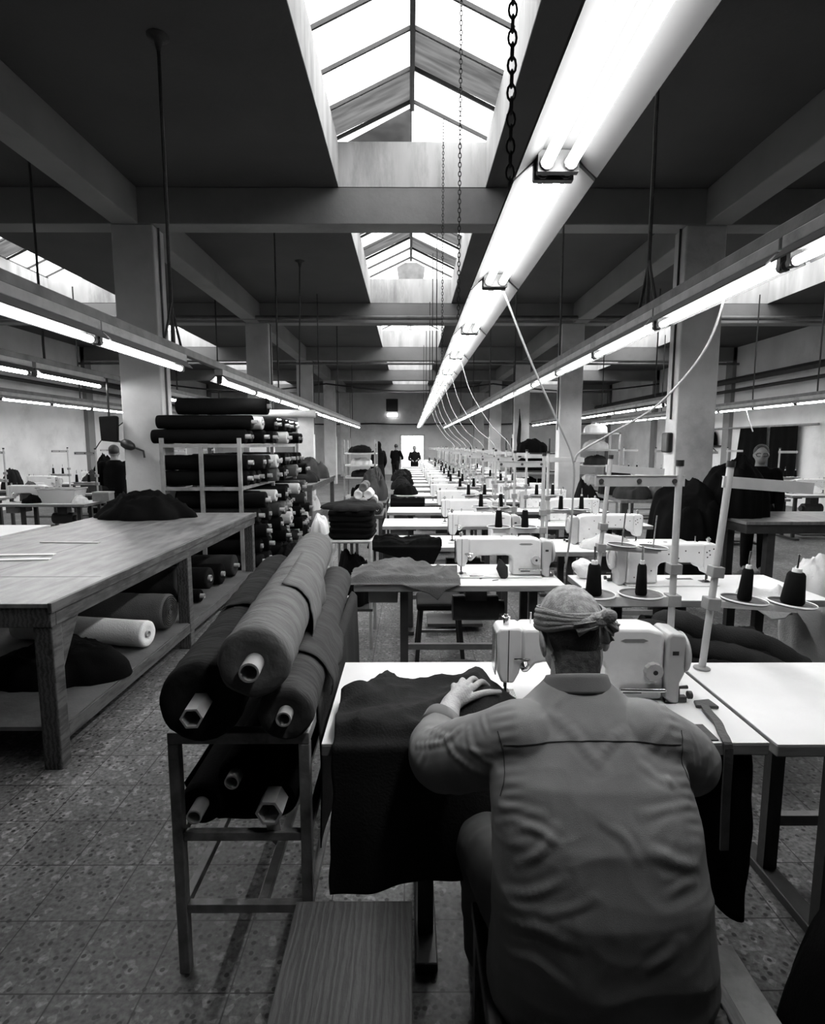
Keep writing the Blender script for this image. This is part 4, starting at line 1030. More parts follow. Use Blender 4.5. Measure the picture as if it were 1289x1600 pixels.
# dark trousers thrown over a stool behind the man's table
stool('low stool buried under dark trousers behind the seated man\'s table', 1.45, 2.62, .18, .44)
tr = heap('garment_pile', 'dark trousers thrown over a low stool between the bare table and the next', 'clothes pile', 1.42, 2.62, .455, .42, .21, .22, 'inkcloth', 5.5, folds=1.5)
for pts in ([(-.36, .02, .02), (-.33, .0, .24), (-.24, -.03, .26), (-.10, -.06, .20), (.12, -.10, .16), (.38, -.12, .06)], [(-.22, .05, .10), (-.20, .03, .28), (-.12, .0, .30), (.02, -.02, .24), (.25, -.02, .20), (.46, -.05, .08)]):
    P_ = spline(pts, 40)
    MB().tube(P_, [.052 + .012 * math.sin(i * .9) * nz(i * .4, 3) + .010 * sharp(i * .35, 2, 5) + .008 * (i / 40) for i in range(41)], 18, squash=.75).build('trouser_leg', M['sewcloth'], tr, smooth=1.2)
# cloth on the first table of the right inner row
table_drape('cloth_piece', 'white cloth hanging over the front of the right inner row\'s first table', 'cloth', 1.82, 2.06, 2.958, .7605, [(1.8, 3.05), (1.95, 3.16), (2.1, 3.06)], [(1.8, .0), (1.86, .06), (1.95, .12), (2.02, .11), (2.1, .02)], 'whitecloth', 2.0, .05, nu=30, nv=36)
pouch('cloth_bundle', 'tall pale cloth bundle standing past the right end of the right inner row\'s first table', 'cloth', (2.50, 3.40, .45), (.15, .15, .44), 'lightcloth', 6.6)
heap('cloth_bundle', 'pale pillow-like bundle on the second table of the right inner row', 'cloth', 1.62, 4.52, .762, .22, .1, .09, 'lightcloth', 16.6)
# right foreground: seat, plank, sack
t = thing('woven_stool', 'woven wooden seat under the man in the head scarf', 'seat', (.16, .84, 0))
def weave(u, v):
    return (.03 + .47 * u, .03 + .43 * v, .416 + .004 * math.sin(v * 90) * (1 if int(u * 12) % 2 else -1))
MB().grid(weave, 48, 120).build('woven_top', M['wood'], t, smooth=1)
MB().box(0, .53, 0, .03, .38, .422).box(0, .53, .46, .49, .38, .422).box(0, .03, .03, .46, .38, .422).box(.50, .53, .03, .46, .38, .422).build('seat_frame', M['wood'], t, bevel=.004)
for x in (.03, .50):
    for y in (.03, .46): MB().box(x - .025, x + .025, y - .025, y + .025, 0, .38).build('leg', M['wood'], t)
t = thing('plank', 'pale plank low on the floor at the bottom right beside the seat', 'plank', (.80, 1.0, 0))
MB().box(-.07, .09, -.35, .40, .20, .225).build('board', M['steel'], t, bevel=.003); MB().box(-.06, .08, -.3, -.26, 0, .20).box(-.06, .08, .30, .34, 0, .20).build('batten', M['wood'], t)
heap('sack', 'big black sack slumped on the floor at the bottom right corner', 'sack', 1.22, 1.10, 0, .30, .32, .60, 'blackcloth', 8.3)
t = thing('paper_slip', 'small pale slip lying under the bare right table', 'paper', (.93, 1.62, .002), .5)
MB().box(-.03, .03, -.02, .02, 0, .002).build('sheet', M['whiteplastic'], t)

# ------------------------------------------------------------------ right side behind the rows
t = thing('work_table', 'dark heavy table beside the right column with black garments on it', 'table', (3.50, 5.78, 0))
MB().box(0, 1.9, 0, .90, .765, .80).build('tabletop', M['woodtop'], t, bevel=.003); MB().box(.02, 1.88, .02, .05, .67, .765).box(.02, 1.88, .85, .88, .67, .765).box(.02, .05, .05, .85, .67, .765).box(1.85, 1.88, .05, .85, .67, .765).build('apron', M['dark'], t)
for x in (.30, 1.75):
    for y in (.08, .82): MB().box(x - .04, x + .04, y - .04, y + .04, 0, .67).build('leg', M['dark'], t)
heap('garment_pile', 'tall mound of black garments on the floor in front of the right column', 'clothes pile', 3.06, 6.20, 0, .36, .40, 1.30, 'blackcloth', 41.3, folds=.35, n=70, power=.33)
heap('garment_pile', 'mound of black garments on the dark table by the right column', 'clothes pile', 3.66, 6.30, .801, .34, .30, .64, 'blackcloth', 44.1, folds=.5, n=60, power=.4)
# clothes rail on the right wall
t = thing('wall_rail', 'pale rail fixed along the right side wall with dark clothes on it', 'rail', (9.80, 13.6, 2.08))
MB().tube([(0, 0, 0), (0, 5.0, 0)], .03, 8).build('bar', M['steel'], t, smooth=1)
for y in (.1, 2.4, 4.8): MB().box(-.02, .098, y, y + .04, -.02, .02).build('wall_bracket', M['steel'], t)
for k, (y0, y1, lab) in enumerate(((14.25, 15.35, 'straight dark cloth hanging nearest on the right wall rail'), (15.5, 16.9, 'wider dark cloth with a slanting edge hanging on the right wall rail'))):
    t = thing('hanging_cloth', lab, 'cloth', (0, 0, 0), 0, 'clothes on the right wall rail')
    def fn(u, v, y0=y0, y1=y1, k=k):
        top = 2.06; z = top - v * 1.35; w = u
        y = lerp(y0, y1, w) + (.5 * (1 - v) * -.35 * w if k else 0)
        return (9.755 + .02 * math.sin(w * 22 + k) * (.3 + v) + .0, y, z)
    MB().grid(fn, 40, 14).build('sheet', M['blackcloth'], t, smooth=3.2, solid=.006)
t = thing('wall_shelf', 'short dark shelf on the right wall near the column', 'shelf', (9.72, 17.9, 1.52))
MB().box(-.12, .17, 0, 1.0, 0, .04).build('board', M['dark'], t); MB().bar((.16, .2, -.2), (-.05, .2, 0), .02).bar((.16, .8, -.2), (-.05, .8, 0), .02).build('bracket', M['dark'], t)
heap('bag', 'black bag sitting on the short wall shelf', 'bag', 9.72, 18.35, 1.562, .13, .35, .42, 'blackcloth', 3.9, power=.3)
# shelving and piles behind the right row
t = thing('shelf_unit', 'open shelf unit with pale bundles behind the second right column', 'shelf', (3.75, 12.55, 0))
for x in (0, .9):
    for y in (0, .6): MB().box(x - .02, x + .02, y - .02, y + .02, 0, 1.85).build('post', M['lightsteel'], t)
for z in (.3, .7, 1.1, 1.45, 1.82): MB().box(-.02, .92, -.02, .62, z, z + .03).build('shelf', M['lightsteel'], t)
for k, (z, m) in enumerate(((.332, 'blackcloth'), (.732, 'lightcloth'), (1.132, 'charcoal'), (1.482, 'lightcloth'), (1.852, 'whitecloth'))):
    heap('cloth_bundle', 'cloth bundle on the open shelf unit, %s board up' % nth(k + 1), 'cloth', 4.2, 12.83, z, .27, .18, .19, m, 50 + k, power=.3)
t = thing('storage_rack', 'dark rack of black bolts between the second and third right columns', 'rack', (2.55, 14.2, 0))
for x in (0, 1.15):
    for y in (0, .8): MB().box(x - .02, x + .02, y - .02, y + .02, 0, 1.75).build('post', M['dark'], t)
for z in (.4, .9, 1.35): MB().box(-.02, 1.17, -.02, .82, z, z + .03).build('shelf', M['dark'], t)
for k, z in enumerate((.432, .932, 1.382)):
    heap('cloth_bolt', 'thick black bolt filling the dark rack, %s shelf up' % nth(k + 1), 'cloth bolt', 3.12, 14.6, z, .40, .27, .29, 'blackcloth', 70 + k, power=.22)
t = thing('work_table', 'dark table heaped with mottled bundles behind the right inner row', 'table', (3.1, 8.2, 0))
MB().box(0, 1.25, 0, 1.5, .74, .78).build('tabletop', M['woodtop'], t)
for x in (.06, 1.19):
    for y in (.06, 1.44): MB().box(x - .035, x + .035, y - .035, y + .035, 0, .74).build('leg', M['dark'], t)
for k, (x, y, rx, ry, h, m) in enumerate(((3.42, 8.6, .26, .3, .22, 'charcoal'), (3.95, 8.6, .27, .3, .30, 'midgrey'), (3.45, 9.3, .28, .3, .34, 'inkcloth'), (3.98, 9.3, .27, .3, .26, 'lightcloth'))):
    heap('cloth_bundle', '%s bundle on the dark table behind the right inner row' % ('near left charcoal', 'near right grey', 'far left black', 'far right pale')[k], 'cloth', x, y, .782, rx, ry, h, m, 80 + k, folds=1.5)
# things hanging on the second right column and in the middle
t = thing('hanging_bag', 'thin dark bag hanging on the third right column', 'bag', (3.35, 17.36, 0))
MB().tube([(0, 0, 2.55), (.01, -.02, 2.2), (-.02, -.03, 1.7), (.03, -.04, 1.2)], [.02, .08, .11, .09], 10, squash=.5).build('sack', M['inkcloth'], t, smooth=1); MB().tube([(0, 0, 2.5), (0, .035, 2.66)], .012, 6).build('hook', M['rust'], t)

# ------------------------------------------------------------------ left side behind the table
t = thing('hanging_pouch', 'dark pouch hanging on a cord in front of the first left column', 'pouch', (-3.52, 6.70, 1.62))
MB().prism([(-.10, .02), (.09, .0), (.105, .29), (.09, .31), (-.11, .30)], lambda a, b, d: (a, d, b), -.03, .03).build('body', M['inkcloth'], t, bevel=.02)
MB().tube([(0, 0, .30), (.0, 0, .5), (0, .002, .74)], .012, 6).build('cord', M['blackcable'], t, smooth=1)
t = thing('plug_cable', 'black cable with a round plug hanging across the first left column', 'cable', (-3.44, 6.70, 1.62))
MB().tube([(-.16, 0, .09), (-.04, 0, .03), (.06, .0, .0)], .013, 8).build('cord', M['blackcable'], t, smooth=1); MB().tube([(.20, 0, -.06), (.30, .0, -.10), (.31, .0, -.18)], .012, 8).build('cord', M['blackcable'], t, smooth=1)
MB().lathe([(.012, 0), (.05, .03), (.06, .09), (.045, .15), (.014, .18)], (.04, 0, .01), (.9, 0, -.42), 14).build('plug', M['black'], t, smooth=.8)
# bin and clutter on the first tables of the left row
t = thing('plastic_bin', 'clear plastic bin of scraps on the table left of the first left column', 'bin', (-5.05, 8.20, .7605))
W, D_, Hh = .27, .16, .20
b = MB(); b.prism([(-W * .82, -D_ * .82), (W * .82, -D_ * .82), (W * .82, D_ * .82), (-W * .82, D_ * .82)], lambda a, b_, d: (a, b_, d), 0, .008)
pb = [(-W * .82, -D_ * .82), (W * .82, -D_ * .82), (W * .82, D_ * .82), (-W * .82, D_ * .82)]; ptp = [(a / .82, c / .82) for a, c in pb]
for i in range(4):
    j = (i + 1) % 4; q = [(*pb[i], .0), (*pb[j], .0), (*ptp[j], Hh), (*ptp[i], Hh)]
    qi = [(a * .975, c * .96, z_) for a, c, z_ in q]; b.add(q + qi, [(0, 1, 2, 3), (7, 6, 5, 4), (3, 2, 6, 7)])
b.build('tub', M['binplastic'], t); MB().tube([(*p, Hh) for p in ptp] + [(*ptp[0], Hh)], .010, 6).build('rim', M['lightsteel'], t)
heap('cloth_bundle', 'crumpled scraps inside the clear plastic bin', 'scraps', -5.05, 8.20, .770, .19, .11, .13, 'lightcloth', 91)
heap('cloth_bundle', 'black cloth lump beside the clear plastic bin', 'cloth', -5.42, 8.08, .762, .12, .1, .1, 'blackcloth', 92)
for k, (x, y, rx, h, m, w_) in enumerate(((-5.6, 9.9, .16, .32, 'charcoal', 'charcoal'), (-7.45, 8.9, .17, .24, 'blackcloth', 'black'), (-5.6, 11.6, .17, .3, 'lightcloth', 'pale'))):
    heap('garment_pile', '%s garment heap in the rows left of the columns, %s from the camera' % (w_, nth(k + 1)), 'clothes pile', x, y, .762, rx, .17, h, m, 95 + k)
t = thing('work_table', 'low dark side table behind the left edge of the cutting table', 'table', (-5.6, 5.2, 0))
MB().box(0, 1.75, 0, .8, .70, .74).build('tabletop', M['laminate'], t)
for x in (.06, 1.69):
    for y in (.06, .74): MB().box(x - .03, x + .03, y - .03, y + .03, 0, .70).build('leg', M['dark'], t)
heap('garment_pile', 'black garments on the low side table behind the cutting table', 'clothes pile', -4.7, 5.7, .742, .35, .25, .16, 'blackcloth', 99)
t = thing('cardboard_box', 'grey box on the table just left of the first left column', 'box', (-4.55, 8.36, .7605))
MB().box(-.12, .12, -.08, .08, 0, .12).build('body', M['steel'], t); MB().box(-.125, .125, -.085, .085, .12, .14).build('lid', M['lightsteel'], t)

# more clutter in the rows left of the columns
for k, (x, y, rx, ry, h, m, lab) in enumerate((
    (-7.05, 13.12, .50, .20, 1.15, 'blackcloth', 'tall black garment pile standing on the floor by the left wall, beyond the bin'),
    (-7.45, 10.6, .17, .18, .34, 'inkcloth', 'dark garment pile on the second table by the left wall'),
    (-5.62, 8.34, .16, .12, .24, 'midgrey', 'grey cloth lump behind the clear bin'),
    (-4.72, 8.05, .10, .12, .10, 'whitecloth', 'white cloth lump at the right end of the clear bin\'s table'))):
    heap('garment_pile', lab, 'clothes pile', x, y, .762 if h < 1 else 0, rx, ry, h, m, 120 + k * 1.7)
heap('garment_pile', 'black garment bale on the floor between the right inner row and the bundle table', 'clothes pile', 2.80, 8.9, 0, .22, .4, .95, 'blackcloth', 131, folds=.5, power=.3)
# bag hung under the right end of the man's table
t = thing('hanging_bag', 'black cloth bag hanging under the right end of the man\'s table', 'bag', (0, 0, 0))
MB().grid(lambda u, v: (.972 + (.040 + .030 * math.sin(PI * min(1, v * 1.1))) * math.cos(2 * PI * u) + .008 * nz(u * 6, v * 5), 1.66 + (.13 + .03 * v) * math.sin(2 * PI * u), .72 - .52 * v + .01 * nz(u * 5, v)), 32, 20, True).build('sack', M['blackcloth'], t, smooth=3.2, solid=.004)
MB().tube([(.955, 1.55, .70), (.955, 1.66, .7215), (.955, 1.77, .70)], .008, 6).build('strap', M['blackcloth'], t)
# ------------------------------------------------------------------ people
def remesh(mb, voxel, smooth=4, fac=.5):
    """one continuous skin over overlapping shapes"""
    me = mb.mesh('tmp'); fix_normals_islands(me)
    o = bpy.data.objects.new('tmp', me); C.objects.link(o)
    m = o.modifiers.new('r', 'REMESH'); m.mode = 'VOXEL'; m.voxel_size = voxel; m.use_smooth_shade = True
    if smooth:
        s = o.modifiers.new('s', 'SMOOTH'); s.factor = fac; s.iterations = smooth
    bpy.context.view_layer.update()
    dg = bpy.context.evaluated_depsgraph_get()
    out = bpy.data.meshes.new_from_object(o.evaluated_get(dg))
    bpy.data.objects.remove(o); bpy.data.meshes.remove(me)
    out.materials.clear(); return out
def fix_normals_islands(me): fix_normals(me)
def displace(me, fn):
    n = len(me.vertices); co = np.empty(n * 3); no = np.empty(n * 3)
    me.vertices.foreach_get('co', co); me.vertices.foreach_get('normal', no)
    co = co.reshape(-1, 3); no = no.reshape(-1, 3)
    d = np.array([fn(*c) for c in co])
    co += no * d[:, None]; me.vertices.foreach_set('co', co.ravel()); me.update()
def limb(mb, pts, rs, n=18, steps=5):
    """rounded tapering limb through pts with radii rs"""
    P = spline(pts, steps * (len(pts) - 1)); m = len(P); R = []
    for i in range(m):
        t = i / (m - 1) * (len(rs) - 1); k = min(int(t), len(rs) - 2); R.append(lerp(rs[k], rs[k + 1], smoothstep(0, 1, t - k)))
    d0 = (P[0] - P[1]).normalized(); d1 = (P[-1] - P[-2]).normalized(); pre, post = [], []
    for q in (.95, .7, .4): pre.append((P[0] + d0 * R[0] * q, R[0] * math.sqrt(1 - q * q)))
    for q in (.4, .7, .95): post.append((P[-1] + d1 * R[-1] * q, R[-1] * math.sqrt(1 - q * q)))
    mb.tube([p for p, _ in pre] + P + [p for p, _ in post], [r for _, r in pre] + R + [r for _, r in post], n)
def ellip(mb, c, r, Mx=None, n=24):
    c = V3(c); vs = []; m = n // 2
    def fn(u, v):
        a = 2 * PI * u; b = PI * (v * .998 + .001) - PI / 2
        p = V3((r[0] * math.cos(a) * math.cos(b), r[1] * math.sin(a) * math.cos(b), r[2] * math.sin(b)))
        if Mx is not None: p = Mx @ p
        return c + p
    b0 = len(mb.v); mb.grid(fn, n, m, True)
    mb.f += [tuple(b0 + i for i in range(n))[::-1], tuple(b0 + m * n + i for i in range(n))]
def rings(mb, R, n=32, pw=2.0):
    """stack of superellipse rings (center, half x, half y, [tilt])"""
    vs = []
    for c, hx, hy in R:
        for k in range(n):
            a = 2 * PI * k / n; ca, sa = math.cos(a), math.sin(a)
            vs.append((c[0] + hx * math.copysign(abs(ca) ** (2 / pw), ca), c[1] + hy * math.copysign(abs(sa) ** (2 / pw), sa), c[2]))
    m = len(R)
    fs = [(i * n + k, i * n + (k + 1) % n, (i + 1) * n + (k + 1) % n, (i + 1) * n + k) for i in range(m - 1) for k in range(n)]
    fs += [tuple(range(n))[::-1], tuple((m - 1) * n + k for k in range(n))]
    mb.add(vs, fs)

M['napehair_shade'] = mat('nape_stubble_shade', .09, .8, .5, 70, .3, 300)  # dark stubble tone, holds the head's shade on the neck too
# ---- the seated man in the head scarf
HC = V3((.405, 1.372, 1.135)); HT = Matrix.Rotation(math.radians(13), 3, 'Z') @ Matrix.Rotation(math.radians(-22), 3, 'X')   # head nods forward
CREASES = [([(785, 1258), (850, 1272)], .008, .010), ([(778, 1285), (830, 1292), (870, 1318)], .008, .011), ([(812, 1350), (845, 1330), (868, 1290)], .008, .012),
    ([(792, 1395), (840, 1392), (880, 1372)], .008, .012), ([(785, 1435), (840, 1450), (905, 1478)], .009, .013), ([(795, 1485), (835, 1500), (885, 1535)], .009, .013), ([(850, 1430), (930, 1402)], .006, .011),
    ([(1078, 1232), (1045, 1222), (1005, 1198)], .008, .011), ([(1072, 1256), (1000, 1272)], .007, .011), ([(1086, 1352), (1050, 1345), (1005, 1325)], .010, .014), ([(1084, 1375), (1040, 1398)], .007, .012), ([(1060, 1470), (1000, 1522)], .007, .014),
    ([(925, 1205), (950, 1165), (985, 1135)], .006, .012), ([(940, 1285), (975, 1310), (1000, 1345)], .006, .010),
    ([(862, 1118), (905, 1160), (945, 1205)], .006, .014), ([(1045, 1130), (1010, 1180)], .006, .012), ([(1020, 1085), (1050, 1105)], .004, .01), ([(880, 1085), (870, 1105)], .004, .01),
    ([(668, 1140), (700, 1150), (722, 1138)], .009, .009), ([(655, 1165), (690, 1160), (712, 1150)], .009, .009), ([(700, 1150), (715, 1185), (760, 1208)], .010, .010), ([(735, 1140), (745, 1175), (775, 1200)], .009, .009),
    ([(655, 1200), (665, 1180), (672, 1162)], .007, .009), ([(668, 1225), (710, 1240), (765, 1245)], .007, .012), ([(755, 1118), (762, 1150)], .006, .007), ([(728, 1168), (770, 1180)], .006, .008),
    ([(1090, 1135), (1106, 1175), (1100, 1220)], .009, .010), ([(1078, 1150), (1088, 1200)], .007, .009), ([(1085, 1240), (1120, 1212)], .008, .009), ([(1085, 1118), (1110, 1150)], .006, .008)]
def man():
    o_label = 'seated man seen from behind, head scarf and grey shirt, sewing at the front table'
    b = MB()
    # head
    ellip(b, HC + HT @ V3((0, -.004, .008)), (.076, .096, .103), HT)
    ellip(b, HC + HT @ V3((0, .030, -.055)), (.058, .066, .070), HT)      # jaw
    ellip(b, HC + HT @ V3((0, .060, -.095)), (.028, .026, .022), HT)      # chin
    ellip(b, HC + HT @ V3((0, .098, -.030)), (.013, .020, .024), HT)      # nose
    ellip(b, HC + HT @ V3((0, .085, -.062)), (.024, .014, .010), HT)      # mouth
    ellip(b, HC + HT @ V3((0, .080, .018)), (.055, .018, .012), HT)       # brow
    for s in (-1, 1):
        E = HT @ Matrix.Rotation(s * .35, 3, 'Z')
        ellip(b, HC + HT @ V3((s * .083, -.006, -.028)), (.008, .020, .034), E, 16)
        ellip(b, HC + HT @ V3((s * .034, .078, .002)), (.014, .010, .009), HT, 12)
    limb(b, [(.400, 1.285, .965), (.402, 1.315, 1.03), HC + HT @ V3((0, -.022, -.055))], [.070, .058, .060])
    # trunk, legs under the clothes
    rings(b, [((.41, 1.10, .46), .15, .09), ((.41, 1.10, .60), .16, .095), ((.405, 1.12, .78), .165, .095), ((.40, 1.20, .92), .16, .08), ((.40, 1.27, .98), .09, .06)], 20)
    # arms
    limb(b, [(.245, 1.235, .93), (.080, 1.375, .80), (.098, 1.50, .818), (.122, 1.590, .832)], [.05, .044, .039, .030])
    limb(b, [(.56, 1.235, .93), (.705, 1.35, .80), (.64, 1.52, .815), (.555, 1.63, .825)], [.05, .042, .034, .026])
    # left hand
    def hand(w, palm, knk, tips, mids, thumb):
        limb(b, [w, palm], [.029, .031], 14, 3)
        for k in knk: limb(b, [w, V3(w).lerp(V3(k), .5) + V3((0, 0, .002)), k], [.020, .015, .0115], 10, 3)
        for k, m_, t_ in zip(knk, mids, tips): limb(b, [k, m_, t_], [.0112, .0100, .0082], 10, 3)
        limb(b, thumb, [.017, .0125, .0105, .0085], 10, 3)
    W = V3((.122, 1.595, .832))
    K = [(.137, 1.660, .843), (.157, 1.680, .850), (.180, 1.690, .852), (.201, 1.678, .848)]
    T = [(.140, 1.716, .822), (.180, 1.758, .822), (.226, 1.768, .822), (.254, 1.742, .822)]
    Mi = [tuple(lerp(a, c, .52) + (.016 if i == 2 else 0) for i, (a, c) in enumerate(zip(k, t_))) for k, t_ in zip(K, T)]
    hand(W, (.160, 1.648, .840), K, T, Mi, [(.140, 1.605, .830), (.185, 1.630, .836), (.232, 1.650, .842), (.279, 1.668, .836)])
    W = V3((.555, 1.635, .825))
    K = [(.525, 1.700, .838), (.505, 1.712, .842), (.485, 1.708, .842), (.470, 1.692, .838)]
    T = [(.500, 1.762, .797), (.470, 1.778, .797), (.440, 1.772, .797), (.425, 1.745, .797)]
    Mi = [tuple(lerp(a, c, .5) + (.014 if i == 2 else 0) for i, (a, c) in enumerate(zip(k, t_))) for k, t_ in zip(K, T)]
    hand(W, (.512, 1.680, .830), K, T, Mi, [(.530, 1.640, .820), (.490, 1.655, .815), (.455, 1.675, .808), (.420, 1.69, .80)])
    me = remesh(b, .0034, 4)
    def skinf(x, y, z): return .0006 * nz(x * 90, y * 90, z * 90)
    o = link('person', me, M['skin'], None, 3.2)
    tag(o, o_label, 'person')
    # shirt
    s = MB()
    rings(s, [((.415, 1.10, .405), .232, .135), ((.415, 1.10, .45), .240, .146), ((.412, 1.10, .55), .232, .148), ((.405, 1.105, .68), .222, .143), ((.400, 1.138, .80), .218, .130), ((.396, 1.185, .89), .212, .115), ((.396, 1.225, .940), .188, .100), ((.397, 1.250, .975), .150, .084), ((.399, 1.275, 1.012), .096, .068), ((.400, 1.290, 1.035), .07, .055)], 40, 2.35)
    limb(s, [(.262, 1.225, .925), (.17, 1.285, .862), (.088, 1.360, .800), (.070, 1.42, .798), (.088, 1.492, .818)], [.086, .084, .078, .068, .050], 24, 6)
    limb(s, [(.535, 1.225, .925), (.63, 1.285, .860), (.700, 1.345, .80), (.670, 1.43, .803), (.63, 1.51, .818)], [.086, .084, .078, .066, .050], 24, 6)
    sm = remesh(s, .0045, 7)
    bv0 = BVHTree.FromPolygons([v.co for v in sm.vertices], [p.vertices for p in sm.polygons])
    F_, pt, yw = 880., math.atan(106 / 880), math.atan(-4.5 / 880)
    def hit(px, py):
        a, b_ = (px - 644.5) / F_, (800 - py) / F_
        d = V3((a, math.cos(pt) + b_ * math.sin(pt), -math.sin(pt) + b_ * math.cos(pt))); d.rotate(Matrix.Rotation(yw, 3, 'Z'))
        return bv0.ray_cast(V3((0, 0, 1.6)), d.normalized())[0]
    LN = []
    for (pts, amp, wd) in CREASES:
        hs = [hit(*p) for p in pts]; hs = [h for h in hs if h is not None]
        if len(hs) > 1: LN.append((np.array([tuple(q) for q in spline(hs, 10)]), amp, wd * .8))
    def crease(x, y, z):
        p = np.array((x + .006 * nz(x * 18, y * 18, z * 18), y, z + .006 * nz(x * 18 + 5, y * 18, z * 18))); f = 0
        for L_, amp, wd in LN:
            d2 = ((L_ - p) ** 2).sum(1); k = int(d2.argmin()); d = math.sqrt(d2[k])
            if d < wd * 3:
                tp = math.sin(PI * min(1, max(.12, (k + 1) / 12))) 
                f += amp * tp * (math.exp(-(d / wd) ** 2) - .5 * math.exp(-((d - wd * 1.7) / (wd * .8)) ** 2))
        return f
    def folds(x, y, z):
        low = smoothstep(.85, .5, z); f = 0
        arm = smoothstep(.20, .13, x) + smoothstep(.61, .68, x)
        wx, wz = x + .035 * nz(x * 7, y * 7, z * 7), z + .035 * nz(x * 7 + 9, y * 7, z * 7)
        f += .0040 * ridge(x * 3.2 + z * 2.6, z * 3.4 - x * 2.0, 1.7) * (1 - .5 * arm)
        f += .0045 * (.35 + .65 * low) * sharp(wx * 3.2 - wz * 2.2, wz * 9 + wx * 2.5, 1.3, 1.7)
        f += .0036 * sharp(wx * 6 + wz * 5, wz * 5.5 - wx * 3, 2.2, 1.8) * (.5 + .5 * low)
        f += .0018 * sharp(wx * 12 - wz * 4, wz * 17, y * 6, 2.0)
        # creases that run across the bent sleeves
        u = (x * -.55 + y * .6 + z * -.45)
        f += arm * (.0042 * ridge(u * 11 + nz(x * 6, y * 6, z * 6), (x + z) * 3.5, 2.2) + .0015 * ridge(u * 24, z * 8, 7))
        for sx, sg in ((.215, 1), (.585, -1)):
            d = abs(x - sx); f += .0045 * math.exp(-(d / .022) ** 2) * math.sin((z * 1.1 + y) * 190) * .35 * smoothstep(.75, .86, z)
        return f * .8 + .45 * crease(x, y, z)
    displace(sm, folds)
    so = link('shirt', sm, M['shirt'], o, 3.2); md = so.modifiers.new('soften', 'SMOOTH'); md.factor = .5; md.iterations = 3
    bv = BVHTree.FromPolygons([v.co for v in sm.vertices], [p.vertices for p in sm.polygons])
    def on(p, dirn):
        h = bv.ray_cast(V3(p) - V3(dirn).normalized() * .5, V3(dirn).normalized())
        return h[0] - V3(dirn).normalized() * .0012 if h[0] is not None else None
    # yoke and armhole seams
    pts = [on((x, 1.2, .935 + .014 * (1 - ((x - .4) / .2) ** 2)), (0, 1, -.28)) for x in [.205 + .39 * i / 40 for i in range(41)]]
    MB().tube([p for p in pts if p], .0012, 5).build('yoke_seam', M['seam'], so, smooth=1)
    for sx, sg in ((.196, -1), (.604, 1)):
        pts = [on((sx + sg * -.012 * math.sin(k / 24 * PI), 1.2, .965 - .12 * k / 24), (sg * -.05, 1, -.15)) for k in range(25)]
        pts = [p for p in pts if p]
        if len(pts) > 3: MB().tube(pts, .0009, 5).build('armhole_seam', M['seam'], so, smooth=1)
    # collar
    def col(u, v):
        a = -PI * .5 + (u - .5) * 2 * PI * .86
        ca, sa = math.cos(a), math.sin(a)
        prof = [(.064, 1.022), (.061, 1.062), (.063, 1.074), (.068, 1.073), (.076, 1.052), (.083, 1.034)]
        i = min(int(v * 5), 4); f = v * 5 - i
        r = lerp(prof[i][0], prof[i + 1][0], f); z = lerp(prof[i][1], prof[i + 1][1], f)
        drop = .055 * (sa + 1) * .5
        return (.402 + r * 1.04 * ca, 1.300 + r * .92 * sa, z - drop + .012 * 0)
    MB().grid(col, 60, 15).build('collar', M['shirt'], so, smooth=3.2, solid=.002)
    # rolled left cuff
    for nm, p, q in (('cuff', (.082, 1.475, .815), (.094, 1.512, .821)), ('cuff', (.645, 1.495, .816), (.618, 1.53, .819))):
        d = V3(q) - V3(p)
        MB().lathe([(.050, 0), (.056, .004), (.057, d.length - .004), (.050, d.length), (.044, d.length - .006), (.044, .0)], p, d, 28, cap=False, wob=lambda a, h: 1 + .05 * math.sin(a * 3 + h * 60)).build(nm, M['shirt'], so, smooth=1)
    # trousers and shoes
    q = MB()
    rings(q, [((.415, 1.10, .436), .19, .11), ((.415, 1.10, .50), .20, .118), ((.415, 1.10, .58), .19, .115)], 28, 2.4)
    limb(q, [(.295, 1.12, .530), (.245, 1.25, .545), (.212, 1.41, .515), (.215, 1.47, .40), (.225, 1.50, .12)], [.100, .092, .080, .070, .060], 20, 6)
    limb(q, [(.53, 1.12, .530), (.585, 1.25, .545), (.62, 1.40, .515), (.62, 1.45, .40), (.61, 1.47, .12)], [.100, .092, .080, .070, .060], 20, 6)
    tm = remesh(q, .007, 5)
    displace(tm, lambda x, y, z: .004 * ridge(x * 6, y * 5 + z * 4, z * 9) + .003 * ridge(x * 9, y * 14, z * 14))
    link('trousers', tm, M['trouser'], o, 3.2)
    for x, y in ((.225, 1.50), (.61, 1.47)):
        f = MB(); limb(f, [(x, y - .04, .05), (x, y + .06, .045), (x, y + .17, .035)], [.044, .045, .036])
        me = remesh(f, .006, 3); co = [v for v in me.vertices]
        for v in me.vertices: v.co.z = max(v.co.z, .004)
        link('shoe', me, M['black'], o, 3.2)
    # hair: grey crown and dark nape
    def surf(az, el, k):
        p = V3((math.sin(az) * math.cos(el) * .076, math.cos(az) * math.cos(el) * .096, math.sin(el) * .103)) * k
        return HC + HT @ (p + V3((0, -.004, .008)))
    h = MB().grid(lambda u, v: surf(2 * PI * u, lerp(-.02, PI / 2 - .01, v), 1.018 + .012 * nz(u * 40, v * 20)), 72, 26, True)
    h.build('hair', M['hair'], o, smooth=3.2)
    h = MB().grid(lambda u, v: surf(PI + lerp(-1.35, 1.35, u), lerp(-1.25, .1, v), 1.014 + .01 * nz(u * 20, v * 20, 3) - .03 * smoothstep(.25, 0, v)), 40, 20)
    h.build('nape_hair', M['darkhair'], o, smooth=3.2)  # dark hair, carried down the neck to stand in for its shade
